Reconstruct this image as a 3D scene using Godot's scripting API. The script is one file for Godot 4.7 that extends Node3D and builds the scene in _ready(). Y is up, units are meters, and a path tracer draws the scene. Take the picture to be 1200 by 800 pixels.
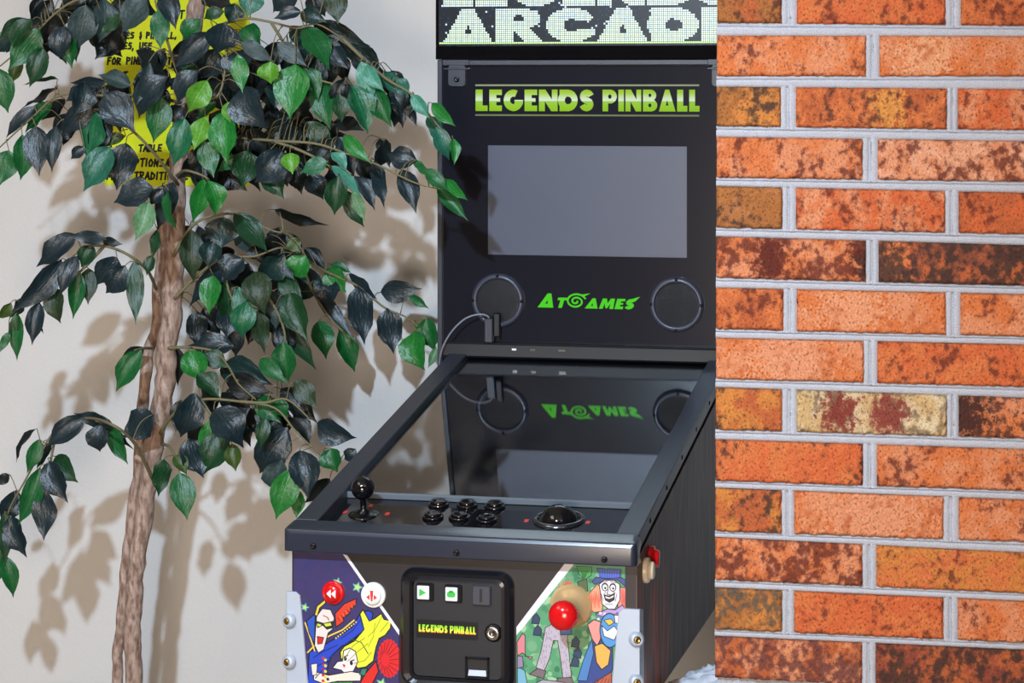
extends Node3D
# A pinball machine in a nook beside a brick wall, an artificial fig tree at its left.

# ---------- naming, tagging ----------
var used := {}
var M := {}

func numbered(called: String) -> String:
	if not used.has(called):
		used[called] = 0
		return called
	used[called] += 1
	return "%s_%03d" % [called, used[called]]

func tag(o: Node, label: String, category := "", group := "", kind := "") -> void:
	if label: o.set_meta("label", label)
	if category: o.set_meta("category", category)
	if group: o.set_meta("group", group)
	if kind: o.set_meta("kind", kind)

func thing(called: String, label: String, category: String, at := Vector3.ZERO, group := "") -> Node3D:
	var o := Node3D.new()
	o.name = numbered(called)
	o.position = at
	add_child(o)
	tag(o, label, category, group)
	return o

func start(smooth := false) -> SurfaceTool:
	var st := SurfaceTool.new()
	st.begin(Mesh.PRIMITIVE_TRIANGLES)
	st.set_smooth_group(0 if smooth else -1)
	return st

func finish(st: SurfaceTool) -> ArrayMesh:
	st.generate_normals()
	return st.commit()

func put(parent: Node, called: String, mesh: Mesh, mat: Material) -> MeshInstance3D:
	var o := MeshInstance3D.new()
	o.name = called
	o.mesh = mesh
	o.material_override = mat
	parent.add_child(o, true)
	return o

func done(parent: Node, called: String, st: SurfaceTool, mat: Material) -> MeshInstance3D:
	return put(parent, called, finish(st), mat)

func structure(called: String, st: SurfaceTool, mat: Material, label := "") -> MeshInstance3D:
	var o := done(self, called, st, mat)
	tag(o, label, "", "", "structure")
	return o

# ---------- shapes ----------
func vert(st: SurfaceTool, p: Vector3, uv := Vector2.ZERO) -> void:
	st.set_uv(uv)
	st.add_vertex(p)

# a, b, c run counter-clockwise as seen from outside
func tri(st: SurfaceTool, a: Vector3, b: Vector3, c: Vector3, ua := Vector2.ZERO, ub := Vector2.ZERO, uc := Vector2.ZERO) -> void:
	vert(st, a, ua)
	vert(st, c, uc)
	vert(st, b, ub)

func quad(st: SurfaceTool, a: Vector3, b: Vector3, c: Vector3, d: Vector3, ua := Vector2(0, 1), ub := Vector2(1, 1), uc := Vector2(1, 0), ud := Vector2(0, 0)) -> void:
	tri(st, a, b, c, ua, ub, uc)
	tri(st, a, c, d, ua, uc, ud)

func tri_from(st: SurfaceTool, inside: Vector3, a: Vector3, b: Vector3, c: Vector3) -> void:
	if (b - a).cross(c - a).dot((a + b + c) / 3.0 - inside) >= 0.0:
		tri(st, a, b, c)
	else:
		tri(st, a, c, b)

# box with chamfered edges
func box(st: SurfaceTool, lo: Vector3, hi: Vector3, bevel := 0.0, xf := Transform3D.IDENTITY) -> void:
	var mid := xf * ((lo + hi) / 2.0)
	var h := (hi - lo) / 2.0
	var c := (lo + hi) / 2.0
	var b := minf(bevel, minf(h.x, minf(h.y, h.z)) * 0.95)
	var corner := func(sx: float, sy: float, sz: float, axis: int) -> Vector3:
		var v := Vector3(sx * h.x, sy * h.y, sz * h.z)
		for k in 3:
			if k != axis: v[k] -= signf(v[k]) * b
		return xf * (c + v)
	for axis in 3:
		for s in [-1.0, 1.0]:
			var q := []
			for p in [[-1.0, -1.0], [1.0, -1.0], [1.0, 1.0], [-1.0, 1.0]]:
				var g := [0.0, 0.0, 0.0]
				g[axis] = s
				g[(axis + 1) % 3] = p[0]
				g[(axis + 2) % 3] = p[1]
				q.append(corner.call(g[0], g[1], g[2], axis))
			tri_from(st, mid, q[0], q[1], q[2])
			tri_from(st, mid, q[0], q[2], q[3])
	if b <= 0.0: return
	for axis in 3:
		var a1 := (axis + 1) % 3
		var a2 := (axis + 2) % 3
		for s1 in [-1.0, 1.0]:
			for s2 in [-1.0, 1.0]:
				var e := []
				for s in [-1.0, 1.0]:
					var g := [0.0, 0.0, 0.0]
					g[axis] = s
					g[a1] = s1
					g[a2] = s2
					e.append(corner.call(g[0], g[1], g[2], a1))
					e.append(corner.call(g[0], g[1], g[2], a2))
				tri_from(st, mid, e[0], e[1], e[3])
				tri_from(st, mid, e[0], e[3], e[2])
	for sx in [-1.0, 1.0]:
		for sy in [-1.0, 1.0]:
			for sz in [-1.0, 1.0]:
				tri_from(st, mid, corner.call(sx, sy, sz, 0), corner.call(sx, sy, sz, 1), corner.call(sx, sy, sz, 2))

func flat_box(lo: Vector3, hi: Vector3, bevel := 0.0) -> SurfaceTool:
	var st := start()
	box(st, lo, hi, bevel)
	return st

# outline in the x-y plane (counter-clockwise), from z0 (back) to z1 (front), front edge chamfered; uv from the rectangle area
func prism(st: SurfaceTool, pts: PackedVector2Array, z0: float, z1: float, bevel := 0.0, area := Rect2(0, 0, 1, 1), xf := Transform3D.IDENTITY) -> void:
	if Geometry2D.is_polygon_clockwise(pts): pts.reverse()
	var n := pts.size()
	var inner := PackedVector2Array()
	for i in n:
		var d0 := (pts[i] - pts[(i + n - 1) % n]).normalized()
		var d1 := (pts[(i + 1) % n] - pts[i]).normalized()
		var m := (Vector2(-d0.y, d0.x) + Vector2(-d1.y, d1.x))
		m = m / maxf(0.3, m.length_squared() / 2.0)
		inner.append(pts[i] + m * bevel)
	var uv := func(p: Vector2) -> Vector2: return Vector2((p.x - area.position.x) / area.size.x, 1.0 - (p.y - area.position.y) / area.size.y)
	var t := Geometry2D.triangulate_polygon(inner)
	for k in range(0, t.size(), 3):
		var a := inner[t[k]]
		var b := inner[t[k + 1]]
		var c := inner[t[k + 2]]
		if (b - a).cross(c - a) < 0.0:
			var s := b
			b = c
			c = s
		tri(st, xf * Vector3(a.x, a.y, z1), xf * Vector3(b.x, b.y, z1), xf * Vector3(c.x, c.y, z1), uv.call(a), uv.call(b), uv.call(c))
		tri(st, xf * Vector3(a.x, a.y, z0), xf * Vector3(c.x, c.y, z0), xf * Vector3(b.x, b.y, z0), uv.call(a), uv.call(c), uv.call(b))
	for i in n:
		var j := (i + 1) % n
		var a0 := xf * Vector3(pts[i].x, pts[i].y, z0)
		var b0 := xf * Vector3(pts[j].x, pts[j].y, z0)
		var a1 := xf * Vector3(pts[i].x, pts[i].y, z1 - bevel)
		var b1 := xf * Vector3(pts[j].x, pts[j].y, z1 - bevel)
		quad(st, a0, b0, b1, a1, uv.call(pts[i]), uv.call(pts[j]), uv.call(pts[j]), uv.call(pts[i]))
		if bevel > 0.0:
			quad(st, a1, b1, xf * Vector3(inner[j].x, inner[j].y, z1), xf * Vector3(inner[i].x, inner[i].y, z1), uv.call(pts[i]), uv.call(pts[j]), uv.call(inner[j]), uv.call(inner[i]))

func rounded(x0: float, y0: float, x1: float, y1: float, r: float, k := 6) -> PackedVector2Array:
	var out := PackedVector2Array()
	for q in [[x1 - r, y0 + r, -90.0], [x1 - r, y1 - r, 0.0], [x0 + r, y1 - r, 90.0], [x0 + r, y0 + r, 180.0]]:
		for i in k + 1:
			var a := deg_to_rad(q[2] + 90.0 * i / k)
			out.append(Vector2(q[0] + r * cos(a), q[1] + r * sin(a)))
	return out

# profile of (radius, height) turned round local y; xf places it
func lathe(st: SurfaceTool, profile: Array, xf := Transform3D.IDENTITY, n := 32) -> void:
	for i in profile.size() - 1:
		var p: Vector2 = profile[i]
		var q: Vector2 = profile[i + 1]
		for k in n:
			var a := TAU * k / n
			var b := TAU * (k + 1) / n
			var pa := xf * Vector3(p.x * cos(a), p.y, -p.x * sin(a))
			var pb := xf * Vector3(p.x * cos(b), p.y, -p.x * sin(b))
			var qa := xf * Vector3(q.x * cos(a), q.y, -q.x * sin(a))
			var qb := xf * Vector3(q.x * cos(b), q.y, -q.x * sin(b))
			if p.x > 0.0: tri(st, pa, pb, qb)
			if q.x > 0.0: tri(st, pa, qb, qa)

# local y to the direction
func aim(at: Vector3, dir: Vector3) -> Transform3D:
	var y := dir.normalized()
	var x := y.cross(Vector3(0.31, 0.9, 0.2)).normalized()
	return Transform3D(Basis(x, y, x.cross(y)), at)

func ball(st: SurfaceTool, at: Vector3, r: float, n := 28) -> void:
	var prof := []
	for i in n / 2 + 1:
		var a := PI * i / (n / 2) - PI / 2
		prof.append(Vector2(maxf(0.0, r * cos(a)), r * sin(a)))
	lathe(st, prof, Transform3D(Basis.IDENTITY, at), n)

func spline(pts: Array, per := 5) -> Array:
	var out := []
	for i in pts.size() - 1:
		var p0: Vector3 = pts[maxi(i - 1, 0)]
		var p1: Vector3 = pts[i]
		var p2: Vector3 = pts[i + 1]
		var p3: Vector3 = pts[mini(i + 2, pts.size() - 1)]
		for k in per:
			out.append(p1.cubic_interpolate(p2, p0, p3, float(k) / per))
	out.append(pts[-1])
	return out

func tube(st: SurfaceTool, path: Array, radii: Array, n := 8) -> void:
	var x := Vector3.RIGHT
	var rings := []
	var along := 0.0
	for i in path.size():
		var d: Vector3 = (path[mini(i + 1, path.size() - 1)] - path[maxi(i - 1, 0)]).normalized()
		if absf(d.dot(x)) > 0.95: x = Vector3(0.3, 0.2, 0.93)
		x = (x - d * d.dot(x)).normalized()
		var y := d.cross(x)
		if i > 0: along += (path[i] - path[i - 1]).length()
		var ring := []
		for k in n + 1:
			var a := TAU * k / n
			ring.append([path[i] + (x * cos(a) + y * sin(a)) * float(radii[i]), Vector2(float(k) / n, along)])
		rings.append(ring)
	for i in rings.size() - 1:
		for k in n:
			var a = rings[i][k]
			var b = rings[i][k + 1]
			var c = rings[i + 1][k + 1]
			var d = rings[i + 1][k]
			quad(st, a[0], b[0], c[0], d[0], a[1], b[1], c[1], d[1])
	for e in [0, rings.size() - 1]:
		for k in n:
			var a: Vector3 = rings[e][k][0]
			var b: Vector3 = rings[e][k + 1][0]
			if e == 0: tri(st, path[e], b, a)
			else: tri(st, path[e], a, b)

# ---------- materials ----------
func mat(col: Color, rough := 0.6, metal := 0.0, spec := 0.5) -> StandardMaterial3D:
	var m := StandardMaterial3D.new()
	m.albedo_color = col
	m.roughness = rough
	m.metallic = metal
	m.metallic_specular = spec
	return m

func rgb8(r: float, g: float, b: float) -> Color:
	return Color(r / 255.0, g / 255.0, b / 255.0)

func noise(freq: float, seed_: int, oct := 3, type := FastNoiseLite.TYPE_SIMPLEX_SMOOTH) -> FastNoiseLite:
	var n := FastNoiseLite.new()
	n.noise_type = type
	n.frequency = freq
	n.seed = seed_
	n.fractal_octaves = oct
	return n

func noise_tex(freq: float, seed_: int, as_normal := false, strength := 4.0, ramp: Gradient = null, size := 512) -> NoiseTexture2D:
	var t := NoiseTexture2D.new()
	t.width = size
	t.height = size
	t.seamless = true
	t.noise = noise(freq, seed_, 4)
	t.as_normal_map = as_normal
	t.bump_strength = strength
	if ramp: t.color_ramp = ramp
	return t

func ramp(cols: Array, offs: Array) -> Gradient:
	var g := Gradient.new()
	g.colors = PackedColorArray(cols)
	g.offsets = PackedFloat32Array(offs)
	return g

func triplanar(m: StandardMaterial3D, scale: float) -> void:
	m.uv1_triplanar = true
	m.uv1_scale = Vector3.ONE * scale

func tex_mat(img: Image, rough := 0.5, spec := 0.5) -> StandardMaterial3D:
	var m := mat(Color.WHITE, rough, 0.0, spec)
	m.albedo_texture = ImageTexture.create_from_image(img)
	m.texture_repeat = false
	return m

# ---------- drawing print into pictures ----------
func fill_poly(img: Image, pts: PackedVector2Array, col: Color) -> void:
	var lo := INF
	var hi := -INF
	for p in pts:
		lo = minf(lo, p.y)
		hi = maxf(hi, p.y)
	var w := img.get_width()
	for y in range(maxi(0, floori(lo)), mini(img.get_height(), ceili(hi) + 1)):
		var xs := []
		var yc := y + 0.5
		for i in pts.size():
			var a := pts[i]
			var b := pts[(i + 1) % pts.size()]
			if (a.y <= yc) != (b.y <= yc): xs.append(a.x + (yc - a.y) / (b.y - a.y) * (b.x - a.x))
		xs.sort()
		for k in range(0, xs.size() - 1, 2):
			var x0 := clampi(roundi(xs[k]), 0, w)
			var x1 := clampi(roundi(xs[k + 1]), 0, w)
			if x1 > x0: img.fill_rect(Rect2i(x0, y, x1 - x0, 1), col)

func flatpts(a: Array) -> PackedVector2Array:
	var p := PackedVector2Array()
	for i in range(0, a.size(), 2): p.append(Vector2(a[i], a[i + 1]))
	return p

func shape(img: Image, a: Array, col: Color, line := 0.0) -> void:
	var p := flatpts(a)
	fill_poly(img, p, col)
	if line > 0.0:
		p.append(p[0])
		stroke(img, p, line, Color(0.03, 0.03, 0.05))

func oval(cx: float, cy: float, rx: float, ry: float, n := 40) -> PackedVector2Array:
	var p := PackedVector2Array()
	for i in n: p.append(Vector2(cx + rx * cos(TAU * i / n), cy + ry * sin(TAU * i / n)))
	return p

func stroke(img: Image, p: PackedVector2Array, width: float, col: Color) -> void:
	for i in p.size() - 1:
		var d := (p[i + 1] - p[i]).normalized().orthogonal() * width / 2.0
		fill_poly(img, PackedVector2Array([p[i] + d, p[i + 1] + d, p[i + 1] - d, p[i] - d]), col)
		fill_poly(img, oval(p[i].x, p[i].y, width / 2.0, width / 2.0, 10), col)
	fill_poly(img, oval(p[-1].x, p[-1].y, width / 2.0, width / 2.0, 10), col)

# heavy display letters: list of [adds, outline] in a box one unit high (y up), and the width
func letter(ch: String) -> Array:
	var r := func(x0, y0, x1, y1): return flatpts([x0, y0, x1, y0, x1, y1, x0, y1])
	match ch:
		"L": return [0.62, [[true, flatpts([0, 0, .62, 0, .62, .26, .36, .26, .36, 1, 0, 1])]]]
		"E": return [0.64, [[true, r.call(0, 0, .64, 1)], [false, r.call(.36, .26, .7, .42)], [false, r.call(.36, .6, .7, .75)], [false, r.call(.56, .3, .7, .7)]]]
		"G": return [0.98, [[true, oval(.5, .5, .5, .5)], [false, oval(.5, .5, .17, .17)], [false, flatpts([.5, .5, 1.1, .5, 1.1, .9, .72, .95])], [true, r.call(.56, .32, .98, .52)]]]
		"N": return [0.95, [[true, flatpts([0, 0, .3, 0, .3, .45, .62, 0, .95, 0, .95, 1, .65, 1, .65, .55, .33, 1, 0, 1])]]]
		"D": return [0.92, [[true, r.call(0, 0, .42, 1)], [true, oval(.42, .5, .5, .5)], [false, r.call(.34, .33, .44, .67)], [false, oval(.44, .5, .17, .17)]]]
		"S":
			var ops := []
			var mid := []
			for k in 17: mid.append(Vector2(.37 + .2 * cos(deg_to_rad(15.0 + k * 15.9)), .68 + .165 * sin(deg_to_rad(15.0 + k * 15.9))))
			for k in 17: mid.append(Vector2(.35 + .2 * cos(deg_to_rad(90.0 - k * 15.9)), .32 + .165 * sin(deg_to_rad(90.0 - k * 15.9))))
			for k in mid.size() - 1:
				var d: Vector2 = (mid[k + 1] - mid[k]).normalized().orthogonal() * 0.155
				var e: Vector2 = (mid[k + 1] - mid[k]).normalized() * 0.015
				ops.append([true, PackedVector2Array([mid[k] + d - e, mid[k + 1] + d + e, mid[k + 1] - d + e, mid[k] - d - e])])
			return [0.72, ops]
		"P": return [0.86, [[true, r.call(0, 0, .34, 1)], [true, r.call(.2, .36, .46, 1)], [true, oval(.46, .68, .4, .32)], [false, oval(.44, .68, .1, .1)]]]
		"I": return [0.34, [[true, r.call(0, 0, .34, 1)]]]
		"B": return [0.86, [[true, r.call(0, 0, .46, 1)], [true, oval(.46, .74, .34, .26)], [true, oval(.48, .28, .38, .28)], [false, oval(.42, .74, .08, .08)], [false, oval(.42, .28, .09, .09)]]]
		"A": return [1.0, [[true, flatpts([0, 0, .38, 1, .62, 1, 1, 0])], [false, flatpts([.42, .27, .58, .27, .5, .52])]]]
		"R": return [0.95, [[true, r.call(0, 0, .34, 1)], [true, r.call(.2, .4, .5, 1)], [true, oval(.5, .7, .4, .3)], [false, oval(.46, .7, .1, .1)], [true, flatpts([.34, .45, .66, .45, .97, 0, .6, 0, .34, .36])]]]
		"C": return [0.95, [[true, oval(.5, .5, .5, .5)], [false, oval(.52, .5, .18, .18)], [false, flatpts([.5, .56, 1.1, .72, 1.1, .32, .5, .44])]]]
		"T": return [0.8, [[true, r.call(0, .74, .8, 1)], [true, r.call(.24, 0, .56, .8)]]]
		"M": return [1.1, [[true, flatpts([0, 0, .3, 0, .33, .5, .5, .05, .62, .05, .78, .5, .8, 0, 1.1, 0, 1.02, 1, .7, 1, .55, .55, .4, 1, .08, 1])]]]
	return [0.4, []]

# words as a mask: white where there is ink, stretched to the given box; slant leans it
func words(img: Image, text: String, x: float, y: float, w: float, h: float, gap := 0.09, slant := 0.0, tall := []) -> void:
	var total := 0.0
	for ch in text: total += float(letter(ch)[0]) + gap
	total -= gap
	var at := 0.0
	for i in text.length():
		var g := letter(text[i])
		var k: float = tall[i] if i < tall.size() else 1.0
		for op in g[1]:
			var p := PackedVector2Array()
			for q: Vector2 in op[1]: p.append(Vector2(x + (at + q.x) / total * w + slant * q.y * k * h, y + h - q.y * k * h))
			fill_poly(img, p, Color.WHITE if op[0] else Color.BLACK)
		at += float(g[0]) + gap

# hand-drawn capitals: strokes in a box one unit high (y down)
const HAND := {
	"A": [[0, 1, .32, 0, .6, 1], [.12, .62, .52, .6]], "B": [[.05, 1, .05, 0, .45, .1, .4, .42, .05, .5, .5, .6, .5, .9, .05, 1]], "C": [[.55, .15, .3, 0, .05, .4, .1, .85, .4, 1, .58, .85]],
	"D": [[.05, 0, .05, 1, .45, .85, .55, .4, .05, 0]], "E": [[.5, .05, .1, .08, .05, .95, .5, .95], [.08, .5, .42, .48]], "F": [[.1, 1, .08, .05, .55, 0], [.08, .5, .4, .46]],
	"G": [[.55, .15, .3, 0, .05, .45, .15, .95, .5, .95, .55, .6, .32, .6]], "I": [[.1, 0, .1, 1]], "L": [[.08, 0, .05, 1, .5, .95]], "M": [[0, 1, .12, 0, .35, .7, .55, 0, .7, 1]],
	"N": [[.05, 1, .08, 0, .5, 1, .55, 0]], "O": [[.3, 0, .05, .4, .15, .95, .45, .95, .58, .45, .3, 0]], "P": [[.08, 1, .05, 0, .5, .12, .48, .45, .08, .55]], "R": [[.08, 1, .05, 0, .5, .12, .45, .45, .08, .55, .58, 1]],
	"S": [[.5, .08, .15, .05, .12, .4, .5, .55, .45, .92, .05, .95]], "T": [[0, .05, .62, 0], [.32, 0, .3, 1]], "U": [[.05, 0, .1, .85, .35, 1, .55, .8, .55, 0]], "/": [[.4, 0, .05, 1.1]], "&": [[.1, .1, .2, 0, .25, .3, .1, .8, .3, .9, .3, .4], [.2, -.1, .2, 1.1]],
	",": [[.1, .9, .02, 1.2]], "(": [[.3, -.1, .08, .4, .25, 1.1]], ")": [[.05, -.1, .28, .4, .08, 1.1]],
}

func hand(img: Image, text: String, x: float, y: float, h: float, width: float, pitch: float, rng: RandomNumberGenerator) -> void:
	for ch in text:
		if HAND.has(ch):
			for s in HAND[ch]:
				var p := PackedVector2Array()
				var dy := rng.randf_range(-0.06, 0.06)
				for i in range(0, s.size(), 2): p.append(Vector2(x + (s[i] + 0.12 * (1.0 - s[i + 1])) * h, y + (s[i + 1] + dy) * h))
				stroke(img, p, width, Color(0.03, 0.04, 0.02))
		x += pitch * (0.5 if ch in "I,&/(" else 0.92)

# ---------- scene ----------
func _ready() -> void:
	var cam := Camera3D.new()
	cam.name = "camera"
	add_child(cam)
	cam.position = Vector3(0, EYE, 0)
	cam.rotation.y = deg_to_rad(13.17)
	cam.projection = Camera3D.PROJECTION_FRUSTUM
	cam.near = 0.05
	cam.far = 60.0
	cam.size = 800.0 / FOCAL * cam.near
	cam.frustum_offset = Vector2(0, -(400.0 - HORIZON) / FOCAL * cam.near)
	var env := Environment.new()
	env.background_mode = Environment.BG_COLOR
	env.background_color = Color.BLACK
	env.tonemap_mode = Environment.TONE_MAPPER_LINEAR
	env.tonemap_exposure = 1.0
	env.sdfgi_enabled = true
	env.ssao_enabled = true
	env.ssil_enabled = true
	var we := WorldEnvironment.new()
	we.name = "world_environment"
	we.environment = env
	add_child(we)

	materials()
	room()
	lamps()
	brick_wall()
	pinball_machine()
	marquee()
	notice()
	fig_tree()
	usb_lead()
	stool()

const EYE := 1.62
const CEILING := 3.2
const FOCAL := 2800.0
const HORIZON := 98.0

func materials() -> void:
	M.wall = mat(rgb8(217, 213, 208), 0.85)
	M.wall.normal_enabled = true
	M.wall.normal_texture = noise_tex(0.05, 3, true, 2.0)
	M.wall.normal_scale = 0.25
	triplanar(M.wall, 3.0)
	M.unseen_wall = mat(rgb8(128, 116, 104), 0.85)  # walls out of view, darkened so the backbox panel reflects little
	M.ceiling = mat(rgb8(235, 232, 226), 0.9)
	M.floor = mat(rgb8(150, 138, 122), 0.8)
	M.floor.albedo_texture = noise_tex(0.09, 8, false, 1.0, ramp([rgb8(205, 200, 190), Color.WHITE], [0.2, 0.8]))
	triplanar(M.floor, 4.0)
	M.black = mat(rgb8(22, 23, 29), 0.42, 0.0, 0.5)
	M.black.normal_enabled = true
	M.black.normal_texture = noise_tex(0.35, 21, true, 3.0)
	M.black.normal_scale = 0.2
	triplanar(M.black, 14.0)
	M.rail = mat(rgb8(38, 42, 54), 0.38, 0.0, 0.55)
	M.rail.normal_enabled = true
	M.rail.normal_texture = M.black.normal_texture
	M.rail.normal_scale = 0.2
	triplanar(M.rail, 14.0)
	M.bar = mat(rgb8(38, 42, 54), 0.25, 0.0, 0.55)
	M.gloss = mat(rgb8(14, 14, 17), 0.05)
	M.deep = mat(rgb8(10, 10, 12), 0.5)
	M.screw = mat(rgb8(16, 16, 19), 0.22, 0.3)
	M.chrome = mat(rgb8(205, 203, 200), 0.18, 1.0)
	M.steel = mat(rgb8(176, 184, 196), 0.45, 0.25)
	M.brass = mat(rgb8(196, 158, 88), 0.3, 1.0)
	M.gold = mat(rgb8(226, 186, 132), 0.3, 0.45)
	M.red = mat(rgb8(200, 16, 20), 0.16)
	M.white = mat(rgb8(232, 230, 226), 0.25)
	M.cream = mat(rgb8(226, 208, 176), 0.3)
	M.key = mat(rgb8(226, 236, 228), 0.3)
	M.green = mat(rgb8(60, 176, 70), 0.35)
	M.mark = mat(rgb8(206, 50, 44), 0.4)
	M.glass = mat(Color(0.16, 0.2, 0.24, 0.04), 0.0)
	M.glass.transparency = BaseMaterial3D.TRANSPARENCY_ALPHA
	M.display = mat(rgb8(80, 85, 101), 0.32)
	M.display.normal_enabled = true
	M.display.normal_texture = noise_tex(0.4, 5, true, 2.0)
	M.display.normal_scale = 0.06
	triplanar(M.display, 20.0)
	M.ring = mat(rgb8(56, 60, 74), 0.3)
	M.dark_chrome = mat(rgb8(96, 98, 104), 0.16, 0.9)
	M.mesh = mat(rgb8(16, 17, 22), 0.32)
	M.mesh.normal_enabled = true
	M.mesh.normal_texture = noise_tex(0.5, 6, true, 6.0)
	M.mesh.normal_scale = 0.7
	triplanar(M.mesh, 18.0)

func room() -> void:
	# room: back wall behind the machine; darkened side and front walls, floor and ceiling unseen
	structure("floor", flat_box(Vector3(-3.4, -0.1, -5.25), Vector3(3.2, 0, 3.7)), M.floor)
	structure("ceiling", flat_box(Vector3(-3.4, CEILING, -5.25), Vector3(3.2, CEILING + 0.1, 3.7)), M.ceiling)
	structure("wall_back", flat_box(Vector3(-3.4, 0, -5.25), Vector3(3.2, CEILING, -5.05)), M.wall)
	structure("wall_left", flat_box(Vector3(-3.4, 0, -5.05), Vector3(-3.2, CEILING, 3.5)), M.unseen_wall)
	structure("wall_right", flat_box(Vector3(3.0, 0, -5.05), Vector3(3.2, CEILING, 3.5)), M.unseen_wall)
	structure("wall_front", flat_box(Vector3(-3.4, 0, 3.5), Vector3(3.2, CEILING, 3.7)), M.unseen_wall)

func lamps() -> void:
	# unseen ceiling spotlight, placed up on the left to throw the leaf shadows
	var o := thing("unseen_ceiling_spotlight", "unseen ceiling spotlight up on the left, placed to throw the leaf shadows", "lamp", KEY_AT)
	var glow := mat(Color.WHITE)
	glow.emission_enabled = true
	glow.emission = KEY_COLOR
	glow.emission_energy_multiplier = 3.0
	var st := start(true)
	var to := (Vector3(-1.4, 0.25, -5.0) - KEY_AT).normalized()
	lathe(st, [Vector2(0.0, -0.1), Vector2(0.07, -0.1), Vector2(0.085, -0.02), Vector2(0.085, 0.0), Vector2(0.078, 0.0), Vector2(0.07, -0.03)], aim(Vector3.ZERO, to))
	done(o, "lamp_housing", st, M.white)
	st = start(true)
	lathe(st, [Vector2(0.07, -0.03), Vector2(0.04, -0.025), Vector2(0.0, -0.024)], aim(Vector3.ZERO, to))
	done(o, "lamp_lens", st, glow)
	st = start(true)
	tube(st, [Vector3(0, 0.03, 0), Vector3(0, CEILING - KEY_AT.y, 0)], [0.012, 0.012])
	done(o, "stem", st, M.white)
	var l := SpotLight3D.new()
	l.name = "spotlight"
	l.position = to * 0.01
	l.basis = Basis.looking_at(to, Vector3.UP)
	l.spot_angle = 32.0
	l.spot_angle_attenuation = 1.0
	l.spot_range = 12.0
	l.spot_attenuation = 2.0
	l.light_color = KEY_COLOR
	l.light_energy = KEY_ENERGY
	l.light_size = 0.06
	l.shadow_enabled = true
	o.add_child(l)
	# added fill lamp, shaped as a paper screen behind the camera: soft warm light on everything the spotlight leaves in shade
	var p0 := thing("added_fill_lamp", "added fill lamp shaped as a tall lit paper screen behind the camera", "lamp", FILL_AT)
	p0.rotation.y = deg_to_rad(6.0)
	var paper := mat(Color.WHITE)
	paper.emission_enabled = true
	paper.emission = FILL_COLOR
	paper.emission_energy_multiplier = 0.8
	done(p0, "fill_paper", flat_box(Vector3(-0.66, 0.2, -0.01), Vector3(0.66, 1.4, 0.01)), paper)
	for r in [[-0.7, 0.0, -0.66, 1.44], [0.66, 0.0, 0.7, 1.44], [-0.66, 1.4, 0.66, 1.44], [-0.66, 0.16, 0.66, 0.2]]:
		done(p0, "frame_bar", flat_box(Vector3(r[0], r[1], -0.03), Vector3(r[2], r[3], 0.03), 0.003), M.screw)
	var sl := AreaLight3D.new()
	sl.name = "fill_light"
	sl.area_size = Vector2(1.3, 1.18)
	sl.position = Vector3(0, 0.8, -0.02)
	sl.light_color = FILL_COLOR
	sl.light_energy = FILL_ENERGY
	sl.shadow_enabled = true
	sl.area_range = 14.0
	sl.area_attenuation = 2.0
	p0.add_child(sl)
	# unseen broad ceiling panels, placed to lighten the shaded wall and room
	for p in PANELS:
		var c := thing("unseen_ceiling_panel", p[4], "lamp", p[0], "unseen ceiling panels")
		var g2 := mat(Color.WHITE)
		g2.emission_enabled = true
		g2.emission = p[3]
		g2.emission_energy_multiplier = 0.8
		var s: Vector2 = p[1]
		done(c, "frame", flat_box(Vector3(-s.x / 2 - 0.02, 0.0, -s.y / 2 - 0.02), Vector3(s.x / 2 + 0.02, 0.03, s.y / 2 + 0.02), 0.004), M.white)
		done(c, "light_diffuser", flat_box(Vector3(-s.x / 2, -0.006, -s.y / 2), Vector3(s.x / 2, 0.002, s.y / 2)), g2)
		var a := AreaLight3D.new()
		a.name = "panel_light"
		a.area_size = s
		a.position = Vector3(0, -0.012, 0)
		a.rotation.x = -PI / 2
		a.light_color = p[3]
		a.light_energy = p[2]
		a.shadow_enabled = true
		a.area_range = 12.0
		a.area_attenuation = 2.0
		c.add_child(a)

const FILL_AT := Vector3(-0.35, 0.0, 0.9)
const FILL_COLOR := Color(1.0, 0.93, 0.86)
const FILL_ENERGY := 12.0
const KEY_AT := Vector3(-1.03, 2.85, -0.6)
const KEY_COLOR := Color(0.80, 0.90, 1.0)
const KEY_ENERGY := 17.0
const PANELS := [
	[Vector3(-2.5, 3.165, -2.0), Vector2(1.0, 1.4), 2.3, Color(1.0, 0.95, 0.9), "unseen large ceiling panel behind the spotlight"],
	[Vector3(1.3, 3.165, -0.8), Vector2(1.4, 1.4), 2.4, Color(1.0, 0.95, 0.9), "unseen large ceiling panel on the brick wall's side"],
]

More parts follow.
